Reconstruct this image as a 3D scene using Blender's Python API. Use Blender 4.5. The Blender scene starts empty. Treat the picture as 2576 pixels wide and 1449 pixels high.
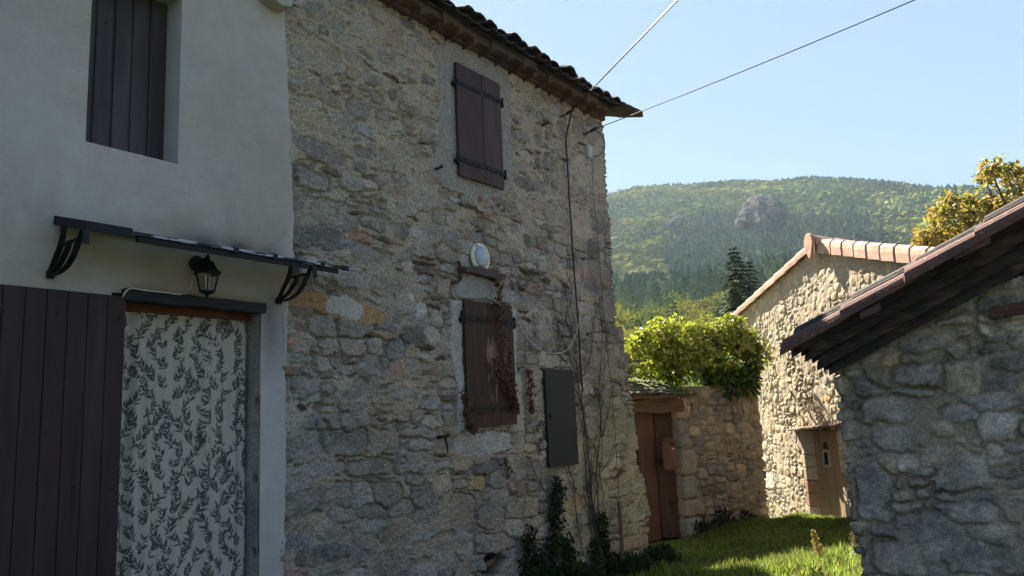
import bpy, bmesh, math, random
import numpy as np
from math import radians, sin, cos, tan, pi
from mathutils import Matrix, Vector

rng = np.random.default_rng(7)
random.seed(7)
SC = bpy.context.scene
COL = SC.collection

# ------------------------------------------------------------------ camera model (photo measured in a 2576 x 1449 frame)
F = 2000.0
PITCH, ROLL, AZF = radians(9.515), radians(-2.584), radians(36.2)
CAM = np.array([0, 0, 1.9])
FW = np.array([0, cos(PITCH), sin(PITCH)])
_r0 = np.array([1.0, 0, 0]); _u0 = np.cross(_r0, FW)
RT = _r0 * cos(ROLL) + _u0 * sin(ROLL)
UPV = -_r0 * sin(ROLL) + _u0 * cos(ROLL)

def ray(x, y):
    return RT * (x - 1288) / F - UPV * (y - 724.5) / F + FW

def to_px(P):
    d = np.asarray(P) - CAM
    w = d @ FW
    return 1288 + F * (d @ RT) / w, 724.5 - F * (d @ UPV) / w

class Frame:
    """a vertical plane: a = metres along it, off = metres out of it towards the lane, z = height"""
    def __init__(s, az, p):
        s.az = az
        s.u = np.array([sin(az), cos(az), 0.0]); s.n = np.array([cos(az), -sin(az), 0.0])
        s.p = np.array([p[0], p[1], 0.0]); s.rz = math.atan2(s.u[1], s.u[0])
    def px(s, x, y, off=0.0):
        d = ray(x, y); t = ((s.p + s.n * off - CAM) @ s.n) / (d @ s.n); q = CAM + d * t
        return float((q - s.p) @ s.u), float(q[2])
    def w(s, a, off, z):
        q = s.p + s.u * a + s.n * off
        return np.array([q[0], q[1], z])
    def grid_px(s, A, Z, off=0.0):
        P = s.p + A[..., None] * s.u + s.n * off
        P = P + np.zeros_like(P); P[..., 2] = Z
        return to_px(P)

FAC = Frame(AZF, -5 * np.array([cos(AZF), -sin(AZF), 0]))
def gpt(x, y, z=0.0):
    d = ray(x, y); t = (z - CAM[2]) / d[2]
    return CAM + d * t

# ------------------------------------------------------------------ noise
def _hash(ix, iy, seed):
    n = (ix.astype(np.int64) * 374761393 + iy.astype(np.int64) * 668265263 + seed * 1442695041) & 0xffffffff
    n = ((n ^ (n >> 13)) * 1274126177) & 0xffffffff
    return ((n ^ (n >> 16)) & 0xffff) / 65535.0
def vnoise(x, y, seed=0):
    ix = np.floor(x); iy = np.floor(y); fx = x - ix; fy = y - iy
    fx = fx * fx * (3 - 2 * fx); fy = fy * fy * (3 - 2 * fy)
    a = _hash(ix, iy, seed); b = _hash(ix + 1, iy, seed); c = _hash(ix, iy + 1, seed); d = _hash(ix + 1, iy + 1, seed)
    return (a * (1 - fx) + b * fx) * (1 - fy) + (c * (1 - fx) + d * fx) * fy
def fbm(x, y, seed=0, o=4):
    v = 0; a = 0.5; t = 0
    for k in range(o):
        v = v + a * vnoise(x * 2 ** k + 17.3 * k, y * 2 ** k - 9.1 * k, seed + k); t += a; a *= 0.5
    return v / t * 2 - 1
def sstep(a, b, x):
    t = np.clip((x - a) / (b - a), 0, 1); return t * t * (3 - 2 * t)
def mixc(c, d, m):
    return c * (1 - m[..., None]) + d * m[..., None]
def sdf_poly(X, Y, poly):
    """signed distance, positive inside"""
    P = np.array(poly, float); n = len(P); d2 = np.full(X.shape, 1e9); ins = np.zeros(X.shape, bool)
    for i in range(n):
        ax, ay = P[i]; bx, by = P[(i + 1) % n]
        ex, ey = bx - ax, by - ay; l2 = ex * ex + ey * ey + 1e-12
        t = np.clip(((X - ax) * ex + (Y - ay) * ey) / l2, 0, 1)
        d2 = np.minimum(d2, (X - ax - t * ex) ** 2 + (Y - ay - t * ey) ** 2)
        if ey != 0:
            c = ((ay > Y) != (by > Y)) & (X < ex * (Y - ay) / ey + ax); ins ^= c
    d = np.sqrt(d2); return np.where(ins, d, -d)

# ------------------------------------------------------------------ materials
def new_mat(name):
    m = bpy.data.materials.new(name); m.use_nodes = True
    nt = m.node_tree; nt.nodes.clear()
    out = nt.nodes.new('ShaderNodeOutputMaterial'); bs = nt.nodes.new('ShaderNodeBsdfPrincipled')
    nt.links.new(bs.outputs[0], out.inputs[0]); bs.inputs['Specular IOR Level'].default_value = 0.3
    return m, nt, bs, out

def M(name, base=None, var=(), stretch=(1, 1, 1), bump=(), rough=0.85, metal=0.0, spec=0.3, transl=0.0, tint=None, rand=0.0, world=False):
    """base None = the mesh's Col attribute. var: (scale, amount, detail); tint: (color, scale, lo, hi); bump: (scale, distance)"""
    m, nt, bs, out = new_mat(name); N = nt.nodes.new; L = nt.links.new
    tc = N('ShaderNodeTexCoord'); mp = N('ShaderNodeMapping'); mp.inputs['Scale'].default_value = stretch
    L(tc.outputs['Object'], mp.inputs[0]); vec = mp.outputs[0]
    if base is None:
        at = N('ShaderNodeAttribute'); at.attribute_name = 'Col'; c = at.outputs['Color']
    else:
        rg = N('ShaderNodeRGB'); rg.outputs[0].default_value = (*base, 1); c = rg.outputs[0]
    def nz(scale, detail=3):
        t = N('ShaderNodeTexNoise'); t.inputs['Scale'].default_value = scale; t.inputs['Detail'].default_value = detail
        t.inputs['Roughness'].default_value = 0.6; L(vec, t.inputs['Vector']); return t
    if tint:
        for (tcx, sc, lo, hi) in tint:
            t = nz(sc, 4); r = N('ShaderNodeMapRange'); r.inputs[1].default_value = lo; r.inputs[2].default_value = hi
            L(t.outputs[0], r.inputs[0])
            mx = N('ShaderNodeMix'); mx.data_type = 'RGBA'; L(r.outputs[0], mx.inputs[0]); L(c, mx.inputs[6]); mx.inputs[7].default_value = (*tcx, 1); c = mx.outputs[2]
    for v in var:
        sc, am = v[0], v[1]; t = nz(sc, v[2] if len(v) > 2 else 3)
        r = N('ShaderNodeMapRange'); r.inputs[1].default_value = 0.25; r.inputs[2].default_value = 0.75; r.inputs[3].default_value = 1 - am; r.inputs[4].default_value = 1 + am
        L(t.outputs[0], r.inputs[0])
        mx = N('ShaderNodeMix'); mx.data_type = 'RGBA'; mx.blend_type = 'MULTIPLY'; mx.inputs[0].default_value = 1
        L(c, mx.inputs[6]); L(r.outputs[0], mx.inputs[7]); c = mx.outputs[2]
    if rand:
        oi = N('ShaderNodeObjectInfo'); r = N('ShaderNodeMapRange'); r.inputs[3].default_value = 1 - rand; r.inputs[4].default_value = 1 + rand
        L(oi.outputs['Random'], r.inputs[0]); mx = N('ShaderNodeMix'); mx.data_type = 'RGBA'; mx.blend_type = 'MULTIPLY'; mx.inputs[0].default_value = 1
        L(c, mx.inputs[6]); L(r.outputs[0], mx.inputs[7]); c = mx.outputs[2]
    L(c, bs.inputs['Base Color']); bs.inputs['Roughness'].default_value = rough; bs.inputs['Metallic'].default_value = metal
    bs.inputs['Specular IOR Level'].default_value = spec
    prev = None
    for (sc, dist) in bump:
        t = nz(sc, 4); b = N('ShaderNodeBump'); b.inputs['Strength'].default_value = 1; b.inputs['Distance'].default_value = dist
        L(t.outputs[0], b.inputs['Height'])
        if prev: L(prev, b.inputs['Normal'])
        prev = b.outputs[0]
    if prev: L(prev, bs.inputs['Normal'])
    if transl:
        tr = N('ShaderNodeBsdfTranslucent'); L(c, tr.inputs[0]); ms = N('ShaderNodeMixShader'); ms.inputs[0].default_value = transl
        L(bs.outputs[0], ms.inputs[1]); L(tr.outputs[0], ms.inputs[2]); L(ms.outputs[0], out.inputs[0])
    return m

MT = {}
MT['stone'] = M('rubble_stone', None, var=((130, .55, 2), (40, .34, 5)), bump=((90, .006), (260, .0025)), rough=.95, spec=.15)
MT['softstone'] = M('weathered_stone', None, var=((70, .3, 3), (22, .28, 4)), bump=((45, .006),), rough=.95, spec=.15)
MT['plaster'] = M('grey_render', None, var=((3.0, .08, 4), (14, .05, 4), (90, .06, 2)), bump=((9, .006), (70, .0016)), rough=.9, spec=.2)
MT['shutterwood'] = M('brown_painted_wood', (.052, .026, .022), var=((30, .3, 4), (8, .2, 3)), stretch=(1, 1, .12), bump=((40, .0015),), rough=.62, tint=(((.085, .055, .048), 7, .5, .74), ((.026, .014, .013), 14, .55, .72)))
MT['peelwood'] = M('flaking_brown_wood', None, var=((40, .25, 3),), stretch=(1, 1, .12), bump=((50, .002),), rough=.75)
MT['leafwood'] = M('dark_brown_door_paint', (.032, .017, .018), var=((14, .3, 4),), stretch=(1, 1, .1), bump=((40, .0015),), rough=.6, tint=(((.052, .034, .034), 5, .5, .75), ((.016, .009, .010), 12, .55, .72)))
MT['greywood'] = M('grey_brown_shutter_paint', (.044, .031, .030), var=((16, .3, 4), (3, .15, 2)), stretch=(1, 1, .12), bump=((40, .0012),), rough=.55, tint=(((.080, .066, .064), 5, .48, .75), ((.022, .015, .015), 11, .55, .72)))
MT['blackwood'] = M('black_stained_beam', (.018, .018, .022), var=((14, .3, 4),), stretch=(.2, 1, 1), bump=((30, .003),), rough=.7)
MT['redwood'] = M('red_brown_frame', (.13, .04, .025), var=((18, .25, 3),), stretch=(.2, 1, 1), rough=.7)
MT['iron'] = M('black_iron', (.010, .011, .013), var=((40, .3, 3),), rough=.6, spec=.25, bump=((120, .0008),))
MT['rail'] = M('shine_flecked_black_metal', (.012, .013, .015), tint=(((.34, .37, .42), 16, .48, .54),), stretch=(.35, 1, 3), rough=.5, spec=.3)  # pale bluish flecks in the colour stand in for shine along the rail
MT['rust'] = M('rusty_iron', (.055, .025, .018), var=((60, .4, 3),), rough=.9)
MT['hatch'] = M('charcoal_steel', (.014, .018, .025), var=((5, .12, 3),), bump=((60, .0006),), rough=.6, spec=.25)
MT['white'] = M('cream_plastic', (.62, .58, .44), var=((6, .08, 3),), rough=.4, spec=.5)
MT['box'] = M('grey_plastic', (.42, .42, .40), rough=.5)
MT['lens'] = M('ribbed_glass_lens', (.30, .36, .40), var=((4, .25, 4),), rough=.12, spec=.8)
MT['cablew'] = M('pale_cable', (.50, .47, .40), rough=.6)
MT['cableb'] = M('black_cable', (.012, .012, .013), rough=.6)
MT['slate'] = M('brown_slate', (.085, .065, .058), var=((18, .35, 4),), stretch=(.4, 1, 2), bump=((25, .012), (80, .004)), rough=.95)
MT['oldtile'] = M('dark_lichened_tile', (.040, .031, .029), tint=(((.075, .070, .064), 5, .54, .72), ((.03, .028, .03), 9, .5, .65)), var=((40, .3, 3),), bump=((40, .006),), rough=.95)
MT['genoise'] = M('brown_clay_tile', (.105, .066, .052), tint=(((.060, .045, .040), 3.5, .42, .65), ((.22, .14, .09), 7, .60, .74)), var=((30, .25, 3),), bump=((40, .005),), rough=.95)
MT['hutcover'] = M('weathered_red_cover_tile', (.125, .060, .047), tint=(((.07, .042, .038), 5, .42, .66), ((.36, .22, .17), 26, .62, .70)), var=((40, .25, 3),), bump=((50, .004),), rough=.95)
MT['hutsoffit'] = M('dark_tile_underside', (.050, .040, .039), tint=(((.14, .09, .07), 5, .52, .70), ((.025, .022, .022), 8, .52, .7)), stretch=(.5, 1, 2), var=((20, .3, 3),), bump=((25, .006),), rough=.95)  # dark clay base with browner and blacker patches
MT['newtile'] = M('pale_terracotta', (.40, .25, .18), tint=(((.30, .145, .09), 4, .5, .68), ((.50, .38, .30), 3, .5, .7)), var=((30, .1, 3),), bump=((50, .003),), rough=.85, rand=.10)
MT['gatewood'] = M('reddish_gate_wood', (.110, .055, .036), var=((22, .4, 4), (5, .2, 3)), stretch=(1, 1, .08), bump=((30, .004),), rough=.85, tint=(((.11, .055, .035), 6, .5, .7),))
MT['gateshade'] = M('shaded_gate_wood', (.062, .036, .027), var=((22, .4, 4), (5, .25, 3)), stretch=(1, 1, .08), bump=((30, .004),), rough=.85, tint=(((.12, .06, .04), 7, .52, .7),))  # darker copy of the gate wood, shadow on the right leaf in its colour
MT['oldwood'] = M('old_grey_brown_wood', (.13, .085, .055), var=((16, .4, 4),), stretch=(1, 1, .12), bump=((25, .006),), rough=.9)
MT['beamwood'] = M('weathered_lintel_wood', (.12, .075, .048), var=((14, .4, 4),), stretch=(.15, 1, 1), bump=((20, .01),), rough=.9)
MT['barndoor'] = M('sun_bleached_door_wood', (.30, .215, .14), var=((22, .35, 4),), stretch=(1, 1, .08), bump=((30, .004),), rough=.9, tint=(((.34, .17, .08), 4, .58, .75),))
MT['palewood'] = M('pale_wood', (.42, .36, .27), var=((20, .2, 3),), rough=.8)
MT['mail'] = M('brown_mailbox_metal', (.115, .062, .044), var=((12, .15, 3),), rough=.5, spec=.4)
MT['plate'] = M('white_name_plate', (.65, .65, .62), rough=.5)
MT['dark'] = M('dark_interior', (.012, .011, .011), rough=1)
MT['moss'] = M('mossy_slate', (.06, .055, .045), tint=(((.07, .095, .022), 4, .44, .6),), var=((30, .3, 3),), bump=((22, .015),), rough=1)
MT['fabric'] = M('printed_cotton', None, var=((160, .06, 2),), bump=((240, .0006),), rough=.95, spec=.1)
MT['leaf'] = M('leaf', None, rough=.5, spec=.35, transl=.45)
MT['dryleaf'] = M('dry_leaf', None, rough=.8, transl=.2)
MT['grass'] = M('grass_blade', None, rough=.6, transl=.4)
MT['bark'] = M('bark', (.075, .055, .042), var=((20, .4, 4),), stretch=(1, 1, .2), bump=((20, .02),), rough=.95)
MT['stem'] = M('bare_stem', (.055, .045, .040), var=((30, .3, 3),), rough=.95)
MT['forest'] = M('far_foliage', None, rough=1, spec=0, transl=.25)
MT['needle'] = M('needle_foliage', None, rough=.8, transl=.2)
MT['hill'] = M('hillside_soil', (.045, .06, .028), var=((.05, .3, 4),), rough=1, spec=0)
MT['rock'] = M('grey_crag', (.060, .056, .058), var=((.10, .5, 5), (.4, .4, 4)), bump=((.25, 2.5),), rough=1, spec=0, tint=(((.08, .10, .04), .09, .55, .62),))
MT['ground'] = M('lane_soil', (.055, .07, .024), var=((2, .35, 4),), tint=(((.10, .08, .055), .8, .55, .7),), bump=((6, .05),), rough=1)

def glass_mat():
    m, nt, bs, out = new_mat('lantern_glass'); N = nt.nodes.new; L = nt.links.new
    tr = N('ShaderNodeBsdfTransparent'); tr.inputs[0].default_value = (.85, .88, .9, 1); gl = N('ShaderNodeBsdfGlossy'); gl.inputs['Roughness'].default_value = .08
    fr = N('ShaderNodeFresnel'); fr.inputs[0].default_value = 1.6; mx = N('ShaderNodeMixShader')
    L(fr.outputs[0], mx.inputs[0]); L(tr.outputs[0], mx.inputs[1]); L(gl.outputs[0], mx.inputs[2]); L(mx.outputs[0], out.inputs[0]); return m
MT['glass'] = glass_mat()

# ------------------------------------------------------------------ mesh helpers
class MB:
    def __init__(s): s.v = []; s.f = []; s.c = []
    def add(s, v, f, c=None):
        n = len(s.v); s.v += [tuple(map(float, p)) for p in v]; s.f += [tuple(i + n for i in q) for q in f]
        s.c += [c if c is not None else (.5, .5, .5)] * len(v); return s
    def box(s, x0, x1, y0, y1, z0, z1, c=None, j=0):
        v = [(x, y, z) for x in (x0, x1) for y in (y0, y1) for z in (z0, z1)]
        if j: v = [(a + random.uniform(-j, j), b + random.uniform(-j, j), d + random.uniform(-j, j)) for a, b, d in v]
        return s.add(v, [(0, 1, 3, 2), (4, 6, 7, 5), (0, 4, 5, 1), (2, 3, 7, 6), (0, 2, 6, 4), (1, 5, 7, 3)], c)
    def tube(s, pts, r, n=6, c=None, cap=True):
        P = np.array(pts, float); m = len(P)
        R_ = np.full(m, r, float) if np.isscalar(r) else np.array(r, float)
        T = np.gradient(P, axis=0); T /= np.linalg.norm(T, axis=1)[:, None] + 1e-12
        up = np.array([0, 0, 1.0]) if abs(T[0][2]) < .9 else np.array([1.0, 0, 0])
        a = np.cross(T[0], up); a /= np.linalg.norm(a); V = []
        for i in range(m):
            a = a - T[i] * (a @ T[i]); a /= np.linalg.norm(a) + 1e-12; b = np.cross(T[i], a)
            for k in range(n):
                q = 2 * pi * k / n; V.append(P[i] + R_[i] * (a * cos(q) + b * sin(q)))
        Fc = [(i * n + k, i * n + (k + 1) % n, (i + 1) * n + (k + 1) % n, (i + 1) * n + k) for i in range(m - 1) for k in range(n)]
        if cap: Fc += [tuple(range(n))[::-1], tuple((m - 1) * n + k for k in range(n))]
        return s.add(V, Fc, c)
    def strip(s, pts, wdir, w, t, tdir, c=None):
        """flat bar following pts: width w along wdir, thickness t along tdir"""
        P = np.array(pts, float); wd = np.array(wdir, float); td = np.array(tdir, float); V = []
        for i, p in enumerate(P):
            ti = td if td.ndim == 1 else td[i]
            for a, b in ((-1, -1), (1, -1), (1, 1), (-1, 1)): V.append(p + wd * w / 2 * a + ti * t / 2 * b)
        m = len(P); Fc = [(i * 4 + k, i * 4 + (k + 1) % 4, (i + 1) * 4 + (k + 1) % 4, (i + 1) * 4 + k) for i in range(m - 1) for k in range(4)]
        return s.add(V, Fc + [(3, 2, 1, 0), tuple((m - 1) * 4 + k for k in range(4))], c)
    def prism(s, poly, y0, y1, c=None):
        """polygon in (x,z) extruded along y"""
        n = len(poly); v = [(x, y0, z) for x, z in poly] + [(x, y1, z) for x, z in poly]
        return s.add(v, [tuple(range(n)), tuple(range(2 * n - 1, n - 1, -1))] + [(i, i + n, (i + 1) % n + n, (i + 1) % n) for i in range(n)], c)
    def lathe(s, prof, cx, cy, n=20, c=None, axis='z', cz=0.0):
        """prof: (radius, height) pairs"""
        V = []
        for r, h in prof:
            for k in range(n):
                q = 2 * pi * k / n
                V.append((cx + r * cos(q), cy + r * sin(q), cz + h) if axis == 'z' else (cx + r * cos(q), cy + h, cz + r * sin(q)))
        m = len(prof)
        return s.add(V, [(i * n + k, i * n + (k + 1) % n, (i + 1) * n + (k + 1) % n, (i + 1) * n + k) for i in range(m - 1) for k in range(n)] + [tuple(range(n))[::-1], tuple((m - 1) * n + k for k in range(n))], c)

def mesh_np(name, V, Fq, col=None, mat=None, smooth=False):
    V = np.ascontiguousarray(V, dtype=np.float32).reshape(-1, 3); me = bpy.data.meshes.new(name)
    if isinstance(Fq, np.ndarray):
        k = Fq.shape[1]; nf = len(Fq); me.vertices.add(len(V)); me.vertices.foreach_set('co', V.ravel())
        me.loops.add(nf * k); me.loops.foreach_set('vertex_index', Fq.astype(np.int32).ravel())
        me.polygons.add(nf); me.polygons.foreach_set('loop_start', np.arange(nf, dtype=np.int32) * k)
        me.polygons.foreach_set('use_smooth', np.full(nf, smooth)); me.update(calc_edges=True)
    else:
        me.from_pydata(V.tolist(), [], Fq)
        if smooth: me.polygons.foreach_set('use_smooth', np.full(len(me.polygons), True))
    if col is not None:
        a = me.attributes.new('Col', 'FLOAT_COLOR', 'POINT'); c = np.ones((len(V), 4), np.float32); c[:, :3] = np.asarray(col).reshape(-1, 3)
        a.data.foreach_set('color', c.ravel())
    if mat: me.materials.append(MT[mat] if isinstance(mat, str) else mat)
    return me

def setp(o, label=None, cat=None, group=None, kind=None):
    if label: o['label'] = label
    if cat: o['category'] = cat
    if group: o['group'] = group
    if kind: o['kind'] = kind
    return o

class Thing:
    """an Empty standing at its base in a wall frame; parts are meshes given in (a, off, z) of that frame"""
    def __init__(s, name, label, cat, fr, a0, off0, z0, group=None):
        s.fr = fr; s.o0 = np.array([a0, -off0, z0])
        o = bpy.data.objects.new(name, None); COL.objects.link(o); o.empty_display_size = .2
        o.location = fr.w(a0, off0, z0); o.rotation_euler = (0, 0, fr.rz); s.o = setp(o, label, cat, group)
    def loc(s, V):
        V = np.asarray(V, float).reshape(-1, 3); return np.stack([V[:, 0], -V[:, 1], V[:, 2]], 1) - s.o0
    def part(s, name, mb, mat, parent=None, smooth=False, label=None, bevel=0, kind=None):
        if isinstance(mb, MB): V, Fc, c = mb.v, mb.f, mb.c
        else: V, Fc, c = mb
        me = mesh_np(name, s.loc(V), Fc, c, mat, smooth); o = bpy.data.objects.new(name, me); COL.objects.link(o)
        o.parent = parent or s.o
        fix_normals(me)
        if bevel:
            b = o.modifiers.new('bevel', 'BEVEL'); b.width = bevel; b.segments = 2; b.limit_method = 'ANGLE'
        if label: o['label'] = label
        if kind: o['kind'] = kind
        return o

def fix_normals(me):
    if len(me.polygons) > 60000: return
    bm = bmesh.new(); bm.from_mesh(me); bmesh.ops.recalc_face_normals(bm, faces=bm.faces); bm.to_mesh(me); bm.free()

def one(name, mb, mat, fr, a0, off0, z0, label, cat, group=None, smooth=False, bevel=0, kind=None):
    """a thing that is one mesh"""
    V, Fc, c = (mb.v, mb.f, mb.c) if isinstance(mb, MB) else mb
    V = np.asarray(V, float).reshape(-1, 3); V = np.stack([V[:, 0], -V[:, 1], V[:, 2]], 1) - np.array([a0, -off0, z0])
    me = mesh_np(name, V, Fc, c, mat, smooth); fix_normals(me); o = bpy.data.objects.new(name, me); COL.objects.link(o)
    o.location = fr.w(a0, off0, z0); o.rotation_euler = (0, 0, fr.rz)
    if bevel:
        b = o.modifiers.new('bevel', 'BEVEL'); b.width = bevel; b.segments = 2; b.limit_method = 'ANGLE'
    return setp(o, label, cat, group, kind)

def grid_faces(n, m, keep=None):
    """n x m vertex grid (row major), quads; keep = (n-1, m-1) mask"""
    I = np.arange(n * m).reshape(n, m); q = np.stack([I[:-1, :-1], I[:-1, 1:], I[1:, 1:], I[1:, :-1]], -1)
    return q[keep] if keep is not None else q.reshape(-1, 4)

def compact(V, Fq, C):
    used = np.zeros(len(V), bool); used[Fq.ravel()] = True; idx = np.cumsum(used) - 1
    return V[used], idx[Fq], C[used]

# ------------------------------------------------------------------ rubble walls
def stones(A, Z, seeds, tau, warp=.016, wseed=11):
    """A,Z regular grids. seeds: rows of (a, z, w, h, rot, power). returns id, v (metres inside the stone's edge)"""
    wa = A + warp * fbm(A * 6, Z * 6, wseed, 3) * 2.4 + .011 * fbm(A * 24, Z * 24, wseed + 5, 3) * 1.6
    wz = Z + warp * fbm(A * 6, Z * 6, wseed + 9, 3) * 2.0 + .011 * fbm(A * 24, Z * 24, wseed + 14, 3) * 1.6
    b1 = np.full(A.shape, 9.0); b2 = np.full(A.shape, 9.0); sid = np.zeros(A.shape, np.int32) - 1
    a0 = A[0, 0]; z0 = Z[0, 0]; da = A[0, 1] - A[0, 0]; dz = Z[1, 0] - Z[0, 0]; nz_, na = A.shape
    for i, (a, z, w, h, r, p) in enumerate(seeds):
        R = max(w, h) * 1.9 + .05
        i0, i1 = max(0, int((a - R - a0) / da)), min(na, int((a + R - a0) / da) + 2); j0, j1 = max(0, int((z - R - z0) / dz)), min(nz_, int((z + R - z0) / dz) + 2)
        if i0 >= i1 or j0 >= j1: continue
        x = wa[j0:j1, i0:i1] - a; y = wz[j0:j1, i0:i1] - z; c, s_ = cos(r), sin(r)
        d = (np.abs((x * c + y * s_) / w) ** p + np.abs((-x * s_ + y * c) / h) ** p) ** (1 / p)
        B1 = b1[j0:j1, i0:i1]; B2 = b2[j0:j1, i0:i1]; S = sid[j0:j1, i0:i1]
        win = d < B1
        B2[...] = np.where(win, B1, np.minimum(B2, d)); S[win] = i; B1[win] = d[win]
    seeds = np.asarray(seeds); sz = np.minimum(seeds[:, 2], seeds[:, 3])[np.maximum(sid, 0)]
    v = np.minimum((tau - b1), (b2 - b1) * .55) * sz
    return sid, v

def fill_seeds(a0, a1, z0, z1, hr, wr, avoid=(), rs=None, slope=0.0, small=.25):
    rs = rs or np.random.default_rng(3); out = []; z = z0
    while z < z1:
        h = rs.uniform(*hr); a = a0 - rs.uniform(0, .2)
        while a < a1:
            k = rs.uniform(*wr) * (.55 + h / hr[1] * .7)
            if rs.random() < small:
                n = 2; 
                for q in range(n):
                    out.append((a + k * .5 + rs.normal(0, .02), z + h * (q + .5) / n, k * .5 * rs.uniform(.8, 1.05), h / n * .5, rs.normal(0, .12), rs.uniform(2.2, 5)))
            else:
                out.append((a + k / 2, z + h / 2 + rs.normal(0, .02), k / 2 * rs.uniform(.88, 1.08), h / 2 * rs.uniform(.85, 1.15), rs.normal(0, .11) + slope, rs.uniform(2.6, 7)))
            a += k
        z += h * .97
    if len(avoid):
        av = np.asarray(avoid); keep = []
        for s in out:
            d = (((s[0] - av[:, 0]) / (av[:, 2] * .9 + s[2] * .25)) ** 2 + ((s[1] - av[:, 1]) / (av[:, 3] * .9 + s[3] * .25)) ** 2)
            if d.min() > 1: keep.append(s)
        out = keep
    return out

# ================================================================== STONE HOUSE
PAL = dict(g=(.268, .242, .212), d=(.205, .183, .163), l=(.36, .325, .28), t=(.35, .285, .21), p=(.40, .235, .18), r=(.295, .205, .165),
           s=(.115, .086, .070), b=(.225, .215, .205), w=(.42, .41, .39), o=(.42, .31, .17), q=(.34, .29, .235))
ZO = {2: 0.0, 5: 473.5, 6: 959.7}
HAND = {2: '''400 120 190 80 g;690 190 140 80 l;400 360 150 75 t;260 420 150 70 g;930 300 70 65 r;275 200 80 45 g;400 225 55 40 d;530 290 70 50 g;610 440 65 60 g;610 550 65 50 r;760 600 100 52 g;380 580 125 24 s;570 640 70 30 g;400 720 180 68 t;660 810 90 80 g;790 740 70 42 g;300 870 170 95 t;520 900 75 66 g;840 890 70 60 g;700 960 70 55 w;390 1130 220 85 d;690 1130 90 45 g;860 1060 80 55 t;680 1230 60 55 d;490 1290 85 30 s;310 1340 160 75 b;620 1370 100 75 g;800 1350 90 42 s;1030 1110 80 58 g;1170 1010 65 58 g;1010 800 55 45 d;980 690 45 30 g;1090 740 50 52 l;1160 900 65 42 g;1200 800 45 36 l;1030 540 40 42 g;1100 590 35 38 g;1150 330 60 38 g;910 580 80 24 s;1880 1020 60 52 g;1995 1050 38 56 g;1860 720 30 28 g;1960 850 28 40 g;1840 910 26 20 d;2120 820 50 48 g;2310 970 65 70 g;2180 960 50 66 d;2430 1010 45 110 g;2140 1020 45 18 s;2290 1090 42 18 s;1835 1150 28 24 s;1930 1130 36 15 s;1850 1240 60 42 g;1880 1360 80 56 g;2000 1390 60 50 g;1900 1210 20 36 r;2430 1230 44 90 g;820 1270 70 20 s;960 1320 30 40 l;1060 1340 50 40 l;880 1170 60 40 g;1120 1180 40 40 t''',
        5: '''480 200 180 105 g;780 270 110 56 g;220 110 70 75 d;1150 110 80 75 g;1370 90 50 34 w;330 370 250 95 b;680 375 95 38 p;960 310 75 66 d;1105 340 45 52 w;1050 415 34 28 w;730 500 130 62 g;1000 500 60 46 l;1450 330 70 52 t;1345 220 40 46 l;1560 260 90 45 g;1760 240 60 38 t;1640 390 60 44 d;1800 350 50 36 l;2020 260 42 30 w;910 720 110 64 g;640 690 170 70 g;360 690 80 42 g;1050 805 36 30 w;1150 815 50 22 q;250 910 100 55 d;1120 910 38 56 w;1010 900 58 52 g;760 1100 75 18 s;160 1075 40 28 q;160 1155 55 32 p;345 1200 90 30 q;780 1330 85 72 b;960 1360 75 78 r;730 1430 80 25 s;270 1360 45 45 b;400 1300 62 70 g;2450 640 95 100 q;2200 650 110 52 t;2400 450 60 80 d;2450 240 70 95 d;1070 230 65 20 s;740 125 80 13 s;880 185 60 9 s;1500 150 140 20 s;500 510 80 9 s;560 545 90 8 s;450 560 60 9 s;2510 900 60 110 g;2070 690 30 14 s;2290 400 40 50 t;1280 830 40 16 s;2150 380 40 44 t;1960 480 50 50 l''',
        6: '''400 50 100 42 g;290 310 90 56 b;560 450 190 100 d;1610 460 230 86 w;470 640 110 56 b;760 640 170 62 g;490 850 150 100 d;680 850 90 100 g;870 840 110 100 d;1150 850 110 110 d;1540 750 60 56 o;1430 950 100 115 t;1700 910 80 54 g;1700 1200 190 80 g;1010 1195 65 48 b;1160 1150 75 38 b;400 1080 70 54 w;2250 930 110 80 o;1530 1350 70 75 g;1840 1340 90 105 g;1250 630 140 34 g;1000 590 32 54 w;900 290 170 12 s;780 240 60 22 s;850 365 70 14 s;985 355 40 12 s;1090 360 25 14 s;480 745 120 12 s;750 720 120 10 s;1270 690 60 8 s;1400 690 60 8 s;2330 680 70 60 l;2500 560 60 80 b;2480 280 60 60 g;1200 250 50 18 s;1180 50 40 16 s;250 180 40 16 s;1330 550 80 9 s;1490 1090 60 40 b;1300 1310 90 60 g;400 1300 200 80 d;780 1080 140 60 g;2420 760 70 60 d;1620 640 90 40 g;1900 620 60 50 g;620 80 90 50 g;1000 80 120 50 g;620 190 100 50 g'''}
hand = []; hcol = []; hkey = []
for zk, txt in HAND.items():
    for rec in txt.split(';'):
        X, Y, rx, ry, k = rec.split(); X, Y, rx, ry = map(float, (X, Y, rx, ry))
        cx, cy = 678.7 + .3378 * X, ZO[zk] + .3378 * Y
        a, z = FAC.px(cx, cy); a1, _ = FAC.px(cx + .3378 * rx, cy); a2, _ = FAC.px(cx - .3378 * rx, cy); _, z1 = FAC.px(cx, cy - .3378 * ry); _, z2 = FAC.px(cx, cy + .3378 * ry)
        hand.append((a, z, abs(a1 - a2) / 2, abs(z1 - z2) / 2, rng.normal(0, .05) + (-.05 if k == 's' else 0), 3.4 if k != 's' else 2.2)); hcol.append(PAL[k]); hkey.append(k)

def quads(pts): return [FAC.px(*p) for p in pts]
def zq(zk, pts): return [FAC.px(678.7 + .3378 * x, ZO[zk] + .3378 * y) for x, y in pts]

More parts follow.
